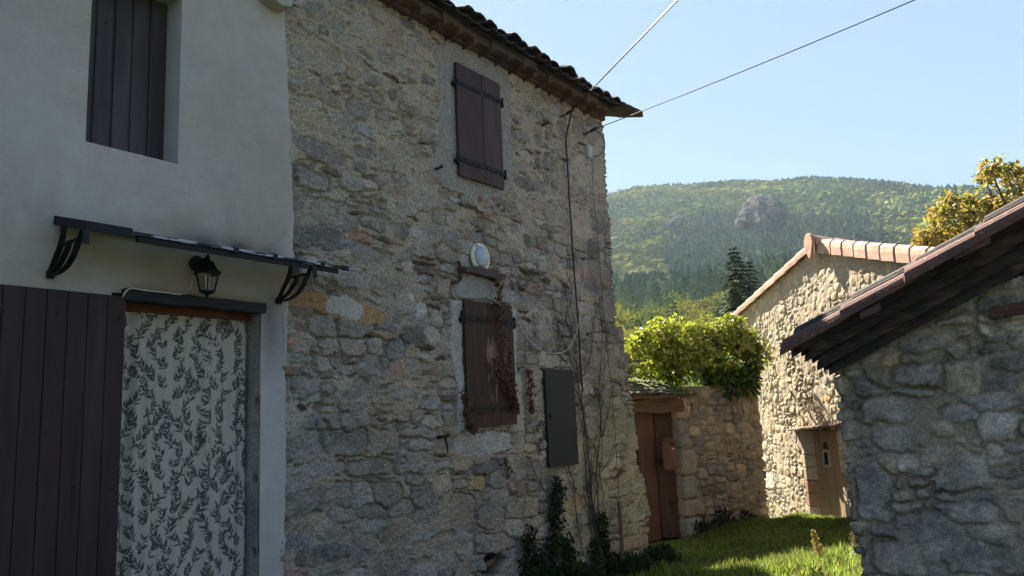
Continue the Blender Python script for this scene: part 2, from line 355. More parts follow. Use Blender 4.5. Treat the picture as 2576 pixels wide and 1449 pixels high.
ZTOP, SCN = 5.86, 9.06
def corner_s(Z):
    base = SCN + .03 * fbm(Z * 5, Z * 0 + 3, 5, 2) + .012 * fbm(Z * 18, Z * 0, 6, 2)
    low = 9.30 + .30 * sstep(2.3, .2, Z) + .05 * np.sign(fbm(np.floor(Z * 3.2 + .3) * 1.7, Z * 0 + 2, 8, 1)) + .02 * fbm(Z * 12, Z * 0, 9, 2)
    return np.where(Z > 3.05, base, low)

def build_facade():
    st = .0075; A1, Z1 = np.arange(3.80, 10.55, st), np.arange(-.12, ZTOP, st); A, Z = np.meshgrid(A1, Z1)
    rs = np.random.default_rng(21)
    upper = fill_seeds(3.7, 10.6, 3.7, 5.95, (.06, .15), (.09, .24), hand, rs, 0, .3)
    mid = fill_seeds(3.7, 10.6, 1.9, 3.7, (.07, .19), (.11, .34), hand, rs, 0, .35)
    low = fill_seeds(3.7, 10.6, -.2, 1.9, (.10, .26), (.18, .52), hand, rs, 0, .35)
    quoin = [(9.02 - (.14 if i % 2 else .06), zz, .20 if i % 2 else .13, .15, 0, 5) for i, zz in enumerate(np.arange(3.2, 5.6, .31))]
    seeds = hand + upper + mid + low
    nh = len(hand)
    cols = np.zeros((len(seeds), 3)); keys = list('ggggglllttdbrqqt')
    for i in range(len(seeds)):
        if i < nh: cols[i] = hcol[i]
        else:
            k = keys[rs.integers(len(keys))]
            if seeds[i][3] < .045 and rs.random() < .28: k = 's'
            if k == 's' and seeds[i][3] > .05: k = 'd'
            if k == 's': q = list(seeds[i]); q[2] *= 1.5; q[3] *= .55; q[5] = 2.0; seeds[i] = tuple(q)
            cols[i] = PAL[k]
        cols[i] *= rs.uniform(.76, 1.2)
    isslate = np.array([c[0] < .11 for c in cols])
    bigm = fbm(A * .9, Z * .9, 40, 3)
    up = sstep(3.3, 4.5, Z + bigm * .7 - .12 * (A - 6.5) * (A > 6.5))
    tau = np.where(np.arange(1)[:, None] == 0, 1.0 - .13 * up + .10 * fbm(A * 2.2, Z * 2.2, 60, 2), 0)
    sid, v = stones(A, Z, seeds, tau)
    sid0 = np.maximum(sid, 0); sl = isslate[sid0]
    m = sstep(-.002, .006, v)
    rh = rs.uniform(.004, .022, len(seeds)); rh[isslate] = rs.uniform(.010, .04, isslate.sum()); tl = rs.normal(0, .06, (len(seeds), 2)); S = np.asarray(seeds)
    tilt = np.clip((A - S[sid0, 0]) * tl[sid0, 0] + (Z - S[sid0, 1]) * tl[sid0, 1], -.018, .018)
    rough = fbm(A * 14, Z * 14, 3, 4); fine = fbm(A * 60, Z * 60, 4, 1); facet = np.abs(fbm(A * 7 + sid0 * 3.7, Z * 7 + sid0 * 1.3, 6, 3))
    h = m * (rh[sid0] * (1 - np.exp(-np.maximum(v, 0) / .007)) + tilt - .012 * facet + .008 * rough)
    mort = .008 * up + .006 * fbm(A * 9, Z * 9, 70, 3)
    smear = sstep(-.05, .40, fbm(A * 2.6, Z * 2.6, 90, 4) + .5 * fbm(A * 11, Z * 11, 91, 3) + .12 - .16 * up)         # pointing dragged over the stones
    h = h * (1 - .55 * smear) + (1 - m) * mort + .0085 * fine + .007 * rough
    crack = (1 - sstep(.004, .012, np.abs(v + .001))) * sstep(.0, .28, fbm(A * 3.1, Z * 3.1, 77, 3) + .08) * (1 - .35 * up)
    h -= crack * .036
    hole = sstep(.36, .55, fbm(A * 7.5, Z * 11, 99, 2)) * (1 - m)
    h -= hole * .028
    # colours (pigment only)
    tan_ = np.array([.385, .318, .245]); grey_ = np.array([.32, .272, .215]); pale = np.array([.42, .38, .32])
    mc = mixc(np.broadcast_to(grey_, A.shape + (3,)), np.broadcast_to(tan_, A.shape + (3,)), np.clip(up + .25 * sstep(.0, .4, fbm(A * 1.3, Z * 1.3, 15, 3)), 0, 1))
    mc = mixc(mc, np.broadcast_to(pale, mc.shape), .7 * sstep(.1, .45, fbm(A * 1.1, Z * 1.4, 33, 3)) * (1 - up))
    sc = cols[sid0] * (1 + .22 * fbm(A * 6, Z * 6, 50, 4))[..., None]
    vein = sstep(.25, .5, fbm(A * 22, Z * 30, 52, 3)); sc = mixc(sc, np.broadcast_to(np.array([.40, .385, .36]), sc.shape), .30 * vein * (~sl))
    c = mixc(mc, sc, m * (1 - .5 * smear * (~sl)))
    dirt = sstep(.0, .5, fbm(A * .8, Z * .8, 44, 4)); c = c * (1 - .22 * dirt * (1 - up))[..., None]
    lich = sstep(.28, .55, fbm(A * 3.3, Z * 3.3, 45, 4)) * (1 - up); c = mixc(c, np.broadcast_to(np.array([.13, .125, .115]), c.shape), .45 * lich)
    low_r = sstep(7.0, 8.6, A) * sstep(2.9, 1.6, Z); c = c * (1 + low_r[..., None] * np.array([.02, .05, -.10]))
    # dressed window surrounds: grey render over dressed granite
    wn = .03 * fbm(A * 6, Z * 6, 120, 3)
    def patch(poly, col, hh, blend=1.0, soft=.015, keep=.5):
        nonlocal c, h
        d = sdf_poly(A, Z, poly) + wn; k = sstep(0, soft, d) * blend
        cc = np.asarray(col) * (1 + .16 * fbm(A * 16, Z * 16, 130, 4))[..., None]
        c = mixc(c, cc, k)
        if hh is not None: h = h * (1 - k) + k * (hh + (.006 * rough + .0045 * fine) * keep)
        return k
    patch(zq(2, [(1215, 345), (1300, 310), (1500, 360), (1700, 480), (1785, 620), (1800, 900), (1800, 1200), (1790, 1449), (1600, 1500), (1300, 1420), (1190, 1290), (1240, 1000), (1250, 800), (1245, 560)]), (.275, .25, .225), .014)
    patch(zq(5, [(1345, 830), (1430, 835), (1440, 1449), (1380, 1449), (1330, 1180)]), (.34, .33, .31), .014)
    patch(zq(6, [(1395, -60), (1445, -60), (1450, 380), (1385, 400), (1380, 200)]), (.38, .365, .335), .014)
    patch(zq(5, [(1790, 860), (1830, 900), (1845, 1449), (1795, 1449)]), (.36, .345, .315), .012)
    patch(zq(6, [(1800, -60), (1870, -60), (1900, 360), (1830, 380)]), (.36, .34, .30), .010, .8)
    patch(zq(5, [(1395, 700), (1480, 645), (1670, 700), (1690, 800), (1670, 845), (1420, 815), (1360, 790)]), (.275, .265, .25), .022)
    patch(zq(5, [(1715, 720), (1850, 790), (1862, 875), (1720, 850)]), (.265, .255, .24), .020)
    patch(zq(5, [(115, 780), (180, 740), (420, 775), (700, 850), (860, 920), (880, 960), (850, 1015), (640, 1000), (480, 985), (330, 900), (250, 870), (125, 890)]), (.36, .22, .105), .016, .85)
    patch(zq(5, [(390, 850), (450, 780), (560, 800), (680, 870), (690, 930), (640, 1005), (520, 975), (400, 930)]), (.41, .395, .375), .024, .9)
    patch(zq(5, [(2250, 250), (2330, 200), (2400, 300), (2420, 360), (2340, 400), (2280, 360)]), (.42, .33, .24), .010, .8)
    patch(zq(2, [(2240, 1180), (2300, 1150), (2380, 1100), (2470, 1000), (2490, 1449), (2360, 1449), (2260, 1340)]), (.42, .375, .31), .010, .55)
    lo = sstep(.05, .4, fbm(A * 9, Z * 9, 140, 4))
    for poly in (zq(5, [(1490, 60), (1600, 40), (1690, 90), (1640, 130), (1500, 110)]), zq(5, [(1530, 200), (1590, 195), (1620, 240), (1560, 240)])):
        k = sstep(-.02, .03, sdf_poly(A, Z, poly)) * lo; c = mixc(c, np.broadcast_to(np.array([.30, .12, .035]), c.shape), .85 * k)
    # drain hole at the foot
    dh = zq(6, [(1575, 1300), (1740, 1262), (1765, 1330), (1700, 1449), (1590, 1449), (1595, 1380)]); k = sstep(0, .03, sdf_poly(A, Z, dh) + wn * .4); h = h - k * .3; c = mixc(c, np.broadcast_to(np.array([.05, .045, .04]), c.shape), k)
    # wrap the sheet round the corner
    sc_ = corner_s(Z[:, :1]); kk = A - sc_; r = .05; ang = np.clip(kk / (r * pi / 2), 0, 1) * pi / 2
    past = np.maximum(kk - r * pi / 2, 0)
    a_ = np.where(kk <= 0, A, sc_ + r * np.sin(ang)); off = np.where(kk <= 0, 0, -r + r * np.cos(ang) - past)
    na, no = np.sin(ang), np.cos(ang)
    V = np.stack([a_ + h * na, off + h * no, Z], -1).reshape(-1, 3)
    return V, grid_faces(*A.shape), c.reshape(-1, 3)

SH = Thing('stone_house', 'two storey rubble stone house with brown closed shutters and overhanging tiled eave', 'house', FAC, SCN, 0, 0)
V, Fq, C_ = build_facade(); SH.part('wall', (V, Fq, C_), 'stone', smooth=True)
mb = MB(); mb.box(3.86, 9.0, -5.6, -.45, 0, 5.7, (.26, .24, .21)); SH.part('wall', mb, 'softstone')
# ---- genoise cornice: shallow clay arches bedded over the wall head
def arch_tile(mb, a, w, off0, off1, z, rise, t, dz=0.0, n=7, skew=0.0):
    """half round tile running out of the wall from off0 to off1, hollow side down"""
    V = []
    for off, zz in ((off0, z), (off1, z + dz)):
        for rr in (0, t):
            for k in range(n):
                q = pi * k / (n - 1); V.append((a + skew * (off - off0) - (w / 2 + rr * .3) * cos(q), off, zz + (rise + rr) * sin(q) - (.0)))
    Fc = []
    for k in range(n - 1):
        i0, i1, o0, o1 = k, n + k, 2 * n + k, 3 * n + k
        Fc += [(i0, i0 + 1, o0 + 1, o0), (i1, o1, o1 + 1, i1 + 1), (o0, o0 + 1, o1 + 1, o1), (i0, i1, i1 + 1, i0 + 1)]
    Fc += [(0, 2 * n, 3 * n, n), (n - 1, 2 * n - 1, 4 * n - 1, 3 * n - 1)]
    mb.add(V, Fc)
mb = MB(); a = 3.95; i = 0
while a < 8.85:
    w = random.uniform(.25, .30); zj = random.uniform(-.012, .012)
    # underside slab of each clay piece, slightly arched and dipping outward
    tt_ = random.uniform(.0, .03)
    prof = [(a, 5.80 + zj), (a + w * .2, 5.835 + zj + tt_ * .2), (a + w * .5, 5.865 + zj + tt_ * .5), (a + w * .85, 5.858 + zj + tt_ * .8), (a + w * 1.03, 5.832 + zj + tt_), (a + w * 1.03, 5.96), (a, 5.95)]
    e = random.uniform(.16, .23)
    n = len(prof); vv = [(x, -.05, z - .0) for x, z in prof] + [(x, e, z + .018) for x, z in prof]
    mb.add(vv, [tuple(range(n))[::-1], tuple(range(n, 2 * n))] + [(q, (q + 1) % n, (q + 1) % n + n, q + n) for q in range(n)])
    a += w
mb.box(3.9, 9.06, -.5, .06, 5.845, 5.99)
SH.part('cornice', mb, 'genoise', bevel=.006)
# ---- roof sheet of canal tiles: two layers of arcs, uneven lower ends
mb = MB(); SL = tan(radians(17)); pitch = .205; a = 3.9
def roofline(off): return 6.0 + (.30 - off) * SL
while a < 9.34:
    e = .30 + random.uniform(-.03, .06); dz = random.uniform(-.012, .02)
    for k in range(9 if a > 3 else 1):        # pan tiles, hollow side up
        o1 = e - k * .36; o0 = o1 - .46
        n = 6; V = []
        for off, sh in ((o0, 1), (o1, 1)):
            for tt in (0, .016):
                for q in range(n):
                    an = pi * q / (n - 1); V.append((a - .095 * cos(an), off, roofline(off) + dz - .036 * sin(an) - tt + (.016 if off == o0 else 0)))
        Fc = []
        for q in range(n - 1):
            i0, i1, p0, p1 = q, n + q, 2 * n + q, 3 * n + q
            Fc += [(i0, i0 + 1, p0 + 1, p0), (i1, p1, p1 + 1, i1 + 1), (p0, p0 + 1, p1 + 1, p1)]
        mb.add(V, Fc)
    e2 = e + random.uniform(-.05, .05); dz2 = random.uniform(-.01, .03)
    for k in range(9):                          # cover tiles, hollow side down
        o1 = e2 - k * .36; o0 = o1 - .46; V = []; n = 7
        for off, w in ((o0, .075), (o1, .092)):
            for tt in (0, .016):
                for q in range(n):
                    an = pi * q / (n - 1); V.append((a + pitch / 2 - (w + tt * .5) * cos(an), off, roofline(off) + dz2 + (.048 + tt) * sin(an) + .016 * random.random()))
        Fc = []
        for q in range(n - 1):
            i0, i1, p0, p1 = q, n + q, 2 * n + q, 3 * n + q
            Fc += [(i0, i0 + 1, p0 + 1, p0), (i1, p1, p1 + 1, i1 + 1), (p0, p0 + 1, p1 + 1, p1)]
        mb.add(V, Fc)
    a += pitch
# broken slate at the corner and boarding under the tiles
mb.add([(8.9, .10, 5.97), (9.36, .10, 5.965), (9.43, .44, 5.90), (9.30, .50, 5.905), (8.95, .42, 5.925), (8.9, .10, 6.03), (9.36, .10, 6.02), (9.43, .44, 5.935), (9.30, .50, 5.935), (8.95, .42, 5.965)],
       [(0, 1, 2, 3, 4), (9, 8, 7, 6, 5), (0, 5, 6, 1), (1, 6, 7, 2), (2, 7, 8, 3), (3, 8, 9, 4), (4, 9, 5, 0)])
mb.add([(3.9, .22, roofline(.22) - .085), (9.36, .22, roofline(.22) - .085), (9.36, -2.9, roofline(-2.9) - .085), (3.9, -2.9, roofline(-2.9) - .085), (3.9, .22, roofline(.22) - .06), (9.36, .22, roofline(.22) - .06), (9.36, -2.9, roofline(-2.9) - .06), (3.9, -2.9, roofline(-2.9) - .06)],
       [(0, 1, 2, 3), (7, 6, 5, 4), (0, 4, 5, 1), (1, 5, 6, 2), (2, 6, 7, 3), (3, 7, 4, 0)])
mb.prism([(9.0, 5.70), (9.0, 5.71), (9.02, 5.72), (9.02, 5.70)], -.45, -5.6)
SH.part('roof', mb, 'oldtile')
mb = MB(); mb.add([(8.99, -.2, 5.6), (8.99, -5.6, 5.6), (8.99, -2.9, 6.9), (8.7, -.2, 5.6), (8.7, -5.6, 5.6), (8.7, -2.9, 6.9)], [(0, 1, 2), (5, 4, 3), (0, 3, 4, 1), (1, 4, 5, 2), (2, 5, 3, 0)], (.26, .24, .21))
SH.part('gable', mb, 'softstone')
mb = MB(); mb.add([(3.9, -2.9, roofline(-2.9) - .06), (9.36, -2.9, roofline(-2.9) - .06), (9.36, -5.9, 5.95), (3.9, -5.9, 5.95), (3.9, -2.9, roofline(-2.9) + .05), (9.36, -2.9, roofline(-2.9) + .05), (9.36, -5.9, 6.06), (3.9, -5.9, 6.06)], [(0, 1, 2, 3), (7, 6, 5, 4), (0, 4, 5, 1), (1, 5, 6, 2), (2, 6, 7, 3), (3, 7, 4, 0)]); SH.part('roof', mb, 'oldtile')

# ---- closed shutters
def wood_board(mb, a0, a1, off0, off1, z0, z1, jag=.006, c=None):
    n = 7; lo = [(a0 + (a1 - a0) * k / n, z0 + random.uniform(-jag, jag) * .5) for k in range(n + 1)]
    mb.prism(lo + [(a1, z1), (a0, z1)], off0, off1, c)
def leaf(thing, boards, z0, z1, off, mat, straps, colf=None, lab=None):
    mb = MB()
    for a0, a1 in boards: wood_board(mb, a0 + .002, a1 - .002, off, off + .032 + random.uniform(-.002, .002), z0, z1)
    if colf: 
        V = np.asarray(mb.v); mb.c = colf(V)
    s = thing.part('shutter', mb, mat, bevel=.003, label=lab)
    for (sa0, sa1, sz, pa) in straps:
        m2 = MB(); m2.box(min(sa0, sa1), max(sa0, sa1), off + .034, off + .043, sz - .022, sz + .022, j=.002)
        for q in (.2, .5, .8): m2.lathe([(.009, 0), (.007, .006)], sa0 + (sa1 - sa0) * q, off + .043, 8, axis='y', cz=sz)
        thing.part('strap_hinge', m2, 'iron', parent=s)
        m2 = MB(); m2.tube([(pa, off + .03, sz - .05), (pa, off + .03, sz + .05)], .014, 8); m2.box(pa - .028, pa + .028, -.02, off + .03, sz - .045, sz - .01)
        thing.part('hinge_pin', m2, 'iron', parent=s)
    return s
UA, UB, US, UZ0, UZ1 = 5.955, 6.70, 6.37, 4.375, 5.595
leaf(SH, [(UA, US)], UZ0, UZ1, .022, 'shutterwood', [(UA + .0, US - .03, 5.38, UA - .02), (UA, US - .02, 4.55, UA - .02)])
leaf(SH, [(US, UB)], UZ0 + .005, UZ1, .026, 'shutterwood', [(UB, US + .03, 5.385, UB + .03), (UB, US + .03, 4.555, UB + .03)])
LA, LB, LS, LZ0, LZ1 = 5.965, 6.755, 6.46, 1.85, 3.105
def peel_grid(a0, a1, z0, z1, off, th):
    """one leaf of the lower shutter as a fine board face so that the flaking keeps its own shape"""
    A1 = np.linspace(a0, a1, int((a1 - a0) / .006)); Z1 = np.linspace(z0, z1, int((z1 - z0) / .008)); A, Z = np.meshgrid(A1, Z1)
    n = fbm(A * 40, Z * 7, 301, 4); g = fbm(A * 60, Z * 5, 305, 3)
    px, py = FAC.grid_px(A, Z, off)
    zone = np.maximum(np.exp(-((A - 6.37) / .09) ** 2) * sstep(1.95, 2.2, Z), .55 * np.exp(-((A - 6.62) / .06) ** 2)) * sstep(.05, .35, fbm(A * 5, Z * 2.4, 303, 2) + .15)
    flake = sstep(.22, .34, n * .6 + zone * .55 - .12)
    c = np.array([.045, .026, .020]) * (1 + .3 * g)[..., None]
    c = mixc(c, np.array([.17, .105, .09]) * (1 + .4 * g)[..., None], flake)
    off_ = off + th - .002 * flake + .0015 * g
    if a0 < 6.2: off_ = off_ - .006 * np.exp(-((A - (a0 + .105)) / .004) ** 2)
    V = np.stack([A, off_, Z], -1); n_, m_ = A.shape
    V = V.reshape(-1, 3); Fl = grid_faces(n_, m_).tolist(); C = c.reshape(-1, 3).tolist(); V = V.tolist()
    bl, br, tl, tr = 0, m_ - 1, (n_ - 1) * m_, n_ * m_ - 1
    k = len(V); bot = list(range(0, m_)); top = list(range((n_ - 1) * m_, n_ * m_)); lef = list(range(0, n_ * m_, m_)); rig = list(range(m_ - 1, n_ * m_, m_))
    for edge in (bot, top[::-1], lef[::-1], rig):
        k = len(V); V += [[V[i][0], off, V[i][2]] for i in edge]; C += [C[i] for i in edge]
        Fl += [(edge[i], k + i, k + i + 1, edge[i + 1]) for i in range(len(edge) - 1)]
    return V, Fl, C
for a0, a1, st in ((LA, LS - .002, [(LA - .01, LS - .10, 2.93, LA - .03), (LA + .05, LS - .06, 2.03, LA - .01)]), (LS + .002, LB, [(LB + .01, LS + .03, 2.93, LB + .035), (LB + .01, LS + .03, 2.03, LB + .03)])):
    s = SH.part('shutter', peel_grid(a0, a1, LZ0 + (.02 if a0 > 6.3 else 0), LZ1, .016, .03), 'peelwood', label='lower shutter leaf with paint flaking off its boards')
    for sa0, sa1, sz, pa in st:
        m2 = MB(); m2.box(min(sa0, sa1), max(sa0, sa1), .049, .058, sz - .025, sz + .025, j=.003)
        for q in (.15, .5, .85): m2.lathe([(.010, 0), (.008, .007)], sa0 + (sa1 - sa0) * q, .058, 8, axis='y', cz=sz)
        SH.part('strap_hinge', m2, 'iron', parent=s)
        m2 = MB(); m2.tube([(pa, .04, sz - .06), (pa, .04, sz + .06)], .016, 8); m2.box(pa - .03, pa + .03, -.02, .04, sz - .05, sz - .01); SH.part('hinge_pin', m2, 'iron', parent=s)
# ---- steel hatch
mb = MB(); mb.box(7.315, 7.915, .012, .045, 1.385, 2.455)
hp = SH.part('hatch', mb, 'hatch', bevel=.004, label='tall charcoal steel meter hatch')
mb = MB(); mb.lathe([(.018, 0), (.018, .012), (.01, .016)], 7.375, .045, 12, axis='y', cz=1.95); mb.box(7.366, 7.384, .045, .056, 1.90, 1.935); SH.part('latch', mb, 'iron', parent=hp)
# ---- slate ledge under the round lamp
L0 = FAC.px(1167, 683, .07); L1 = FAC.px(1269, 697, .07)
mb = MB(); n = 9
top = [(L0[0] + (L1[0] - L0[0]) * k / n, L0[1] + .03 + .04 * sin(pi * min(1, k / n * 1.15 + .1)) + random.uniform(-.006, .006) + (L1[1] - L0[1]) * k / n) for k in range(n + 1)]
bot = [(x + random.uniform(-.01, .01), z - .055 - .03 * sin(pi * k / n) + random.uniform(-.008, .008)) for k, (x, z) in enumerate(top)]
mb.prism(top + bot[::-1], -.03, .10); SH.part('ledge', mb, 'slate', bevel=.006, label='split brown slate ledge over the lower window')
# ---- iron shutter stays and pegs
for (x, y, sz) in ((1092, 427, .05), (1362, 315, .05), (1410, 850, .0), (1107, 1100, .07)):
    a, z = FAC.px(x, y)
    if sz:
        mb = MB(); mb.tube([(a, -.03, z), (a + .005, .07, z + .005), (a + .012, .10, z + .02)], [.016, .014, .02], 7)
        if y > 1000: mb.tube([(a, .06, z), (a + .01, .075, z - .08), (a + .02, .07, z - .14)], [.014, .012, .006], 6)
        SH.part('iron_peg', mb, 'rust')
a, z = FAC.px(1152, 657, .03); b_, z2 = FAC.px(1153, 703, .03)
mb = MB(); mb.strip([(a, .04, z), (a + .015, .04, (z + z2) / 2), (a + .02, .04, z2)], (1, 0, 0), .034, .012, (0, 1, 0)); mb.strip([(a + .02, .045, z2), (a - .05, .03, z2 - .035), (a - .10, -.02, z2 - .045)], (0, 0, 1), .022, .012, (0, 1, 0))
SH.part('iron_bracket', mb, 'rust', label='rusty bent iron stay left of the round lamp')
# broken plank lying in the drain hole
p0 = FAC.px(1215, 1425, -.03); p1 = FAC.px(1256, 1405, -.03); mb = MB(); mb.strip([(p0[0], -.05, p0[1]), ((p0[0] + p1[0]) / 2, -.04, (p0[1] + p1[1]) / 2), (p1[0], -.08, p1[1])], (0, .2, 1), .05, .03, (0, 1, 0)); 
one('broken_board', mb, 'oldwood', FAC, p0[0], -.05, p0[1], 'short broken grey board lying in the drain hole at the wall foot', 'board')

# ================================================================== PLASTER HOUSE
def solve_off(x, y, target, lo=-1.5, hi=.5):
    for _ in range(50):
        m = (lo + hi) / 2
        if (FAC.px(x, y, m)[0] - target) * (FAC.px(x, y, lo)[0] - target) <= 0: hi = m
        else: lo = m
    return (lo + hi) / 2
PO = .03                                           # the render stands proud of the rubble
PH = Thing('rendered_house', 'grey rendered house with brown upper shutter and wide brown door leaf', 'house', FAC, 3.85, 0, 0)
WA0, WZ0 = FAC.px(215, 353, PO); WA1, _ = FAC.px(448, 413, PO); WZ0 = FAC.px(448, 413, PO)[1]; WZ1 = FAC.px(464, -6, PO)[1]
DA0, DA1, DZ1 = 2.50, FAC.px(655, 1000, PO)[0], FAC.px(672, 775, PO)[1]
REC = solve_off(412, 380, WA1)
def build_plaster():
    def lines(lo, hi, cuts, st):
        L = [lo] + sorted(cuts) + [hi]; out = []
        for p, q in zip(L[:-1], L[1:]):
            k = max(1, int((q - p) / st)); out += list(np.linspace(p, q, k + 1)[:-1])
        return np.array(out + [hi])
    A1 = lines(-1.6, 4.0, [WA0, WA1, DA0, DA1, 3.80], .016); Z1 = lines(-.1, 6.6, [WZ0, WZ1, DZ1, .5], .02)
    A, Z = np.meshgrid(A1, Z1)
    ac = (A[:-1, :-1] + A[1:, 1:]) / 2; zc = (Z[:-1, :-1] + Z[1:, 1:]) / 2
    win = (ac > WA0) & (ac < WA1) & (zc > WZ0) & (zc < WZ1); door = (ac > DA0) & (ac < DA1) & (zc > .5) & (zc < DZ1)
    edge = np.interp(Z[:, :1], [.3, .9, 2.4, 2.8, 3.1, 3.25, 3.35, 3.9, 4.5, 4.8, 5.2, 6.6], [3.845, 3.85, 3.855, 3.87, 3.88, 3.95, 3.93, 3.915, 3.885, 3.87, 3.83, 3.82]) + .018 * fbm(Z[:, :1] * 9, Z[:, :1] * 0, 201, 3) + .01 * fbm(Z[:, :1] * 30, Z[:, :1] * 0, 202, 2)
    k = np.clip((A - 3.80) / .2, 0, 1); Ax = np.where(A > 3.80, 3.80 + (edge - 3.80) * k, A)
    off = PO + .006 * fbm(A * 1.6, Z * 1.6, 210, 3) + .0018 * fbm(A * 14, Z * 14, 211, 3); off = np.where(k >= .99, -.03, off - .012 * sstep(.6, .95, k))
    b = np.array([.405, .368, .338]); c = np.broadcast_to(b, A.shape + (3,)) * (1 + .10 * fbm(A * 1.1, Z * 1.1, 220, 4) + .05 * fbm(A * 5, Z * 5, 222, 3))[..., None]
    warm = np.array([.375, .325, .26])
    c = mixc(c, np.broadcast_to(warm, c.shape), .75 * sstep(.05, .5, fbm(A * .8 + 4, Z * 1.0, 221, 3)))
    c = mixc(c, np.broadcast_to(warm * .92, c.shape), .8 * sstep(.30, .0, np.abs(Z - 3.40)) * sstep(2.3, 3.0, A) * sstep(.2, .7, .5 + fbm(A * 3, Z * 5, 223, 3)))
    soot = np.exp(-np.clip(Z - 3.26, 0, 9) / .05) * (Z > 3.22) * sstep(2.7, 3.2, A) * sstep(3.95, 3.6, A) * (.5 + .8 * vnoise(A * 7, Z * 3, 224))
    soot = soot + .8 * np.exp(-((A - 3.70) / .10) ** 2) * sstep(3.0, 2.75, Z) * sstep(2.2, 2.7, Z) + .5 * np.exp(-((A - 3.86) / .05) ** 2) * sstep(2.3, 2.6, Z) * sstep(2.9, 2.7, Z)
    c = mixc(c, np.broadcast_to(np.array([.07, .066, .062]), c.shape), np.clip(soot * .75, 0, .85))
    lint = np.exp(-np.clip(Z - 2.86, 0, 9) / .045) * (Z > 2.80) * sstep(2.55, 2.7, A) * sstep(3.75, 3.6, A); c = mixc(c, np.broadcast_to(np.array([.24, .18, .10]), c.shape), np.clip(lint * .8, 0, .8))
    drip = sstep(.25, .5, fbm(A * 3, Z * .6, 226, 3)) * sstep(WZ0 + .05, WZ0 - .3, Z) * (Z > WZ0 - .7); c = c * (1 - .08 * drip)[..., None]
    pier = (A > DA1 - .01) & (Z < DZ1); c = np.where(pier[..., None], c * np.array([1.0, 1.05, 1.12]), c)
    V = np.stack([Ax, off, Z], -1).reshape(-1, 3); Fq = grid_faces(*A.shape, keep=~(win | door))
    return compact(V, Fq, c.reshape(-1, 3))
PH.part('wall', build_plaster(), 'plaster', smooth=True)
mb = MB(); mb.box(-1.6, 3.78, -5.6, -.62, 0, 6.55, (.33, .33, .33)); PH.part('wall', mb, 'plaster')
# reveals
def reveal(a0, a1, z0, z1, d, col, colr=None, mat='plaster', name='window_reveal', bottom=True):
    mb = MB(); o1 = PO - .004
    mb.box(a1, a1 + .05, d, o1, z0 - .05, z1 + .05, colr or col); mb.box(a0 - .05, a0, d, o1, z0 - .05, z1 + .05, col); mb.box(a0 - .04, a1 + .04, d, o1 - .002, z1, z1 + .05, col)
    if bottom: mb.box(a0 - .04, a1 + .04, d, o1 - .002, z0 - .05, z0, col)
    return PH.part(name, mb, mat)
reveal(WA0, WA1, WZ0, WZ1, REC - .08, (.37, .36, .35))
mb = MB(); bw = (WA1 - WA0 + .0) / 5
zt = WZ1 + .0
for k in range(5): 
    wood_board(mb, WA0 + k * bw + .003, WA0 + (k + 1) * bw - .003, REC - .035, REC - random.uniform(0, .003), WZ0 + .012, zt, .003)
    if k: mb.box(WA0 + k * bw - .012, WA0 + k * bw - .008, REC - .03, REC + .003, WZ0 + .012, zt)
mb.box(WA0, WA1, REC - .045, REC - .036, WZ0 + .01, zt)
s = PH.part('shutter', mb, 'greywood', bevel=.003)
for (q, z) in ((.12, .08), (.55, .07), (.3, .95)):
    m2 = MB(); m2.lathe([(.008, 0), (.006, .006)], WA0 + (WA1 - WA0) * q, REC, 8, axis='y', cz=WZ0 + z); PH.part('bolt_head', m2, 'iron', parent=s)
# doorway
CUR = solve_off(615, 1100, DA1 - .012)
mb = MB(); n = 60; Zs = np.linspace(.5, DZ1 + .1, 90); Os = np.linspace(CUR - .22, PO - .006, 18); Zg, Og = np.meshgrid(Zs, Os, indexing='ij')
d = .010 * fbm(Zg * 9, Og * 9, 240, 3) + .006 * fbm(Zg * 30, Og * 30, 241, 2)
st = sstep(-.1, .3, fbm(Zg * 2.2, Og * 2.2, 243, 3)); c = mixc(np.broadcast_to(np.array([.30, .275, .24]), Zg.shape + (3,)), np.broadcast_to(np.array([.20, .195, .19]), Zg.shape + (3,)), st)
fr_ = sstep(CUR + .20, CUR + .26, Og) ; c = mixc(c, np.broadcast_to(np.array([.34, .34, .345]), c.shape), fr_)
for zz in (2.13, 1.57, 1.06):
    k = sstep(.0, .02, .035 - np.abs(Zg - zz)) * sstep(.0, .02, .03 - np.abs(Og - (CUR + .10))); d = d - .05 * k; c = mixc(c, np.broadcast_to(np.array([.02, .018, .018]), c.shape), k)
V = np.stack([DA1 - d, Og, Zg], -1).reshape(-1, 3); PH.part('door_jamb', (V, grid_faces(*Zg.shape), c.reshape(-1, 3)), 'stone', smooth=True)
mb = MB(); mb.box(DA0 - .02, DA1 + .04, CUR - .30, PO - .012, DZ1, DZ1 + .05, (.24, .19, .13)); PH.part('door_head', mb, 'softstone')
mb = MB(); mb.box(DA0 - .2, DA1 + .2, CUR - .26, CUR - .22, .4, DZ1 + .2); PH.part('door', mb, 'dark')  # added black panel behind the curtain, stands in for the unlit interior
z0 = FAC.px(500, 797, CUR + .06)[1]; z1 = FAC.px(500, 783, CUR + .06)[1]
mb = MB(); mb.box(DA0, DA1 - .005, CUR - .02, CUR + .05, z0, z1 + .02); PH.part('door_frame', mb, 'redwood', bevel=.004)
BO = .085; b0 = FAC.px(316, 748, BO); b1 = FAC.px(672, 775, BO)
mb = MB(); zt = FAC.px(500, 744, BO)[1]; zb = FAC.px(500, 772, BO)[1]
n = 14; lo = [(b0[0] + (b1[0] - b0[0]) * k / n, zb + random.uniform(-.006, .006)) for k in range(n + 1)]; up = [(x, zt + random.uniform(-.004, .004)) for x, _ in lo]
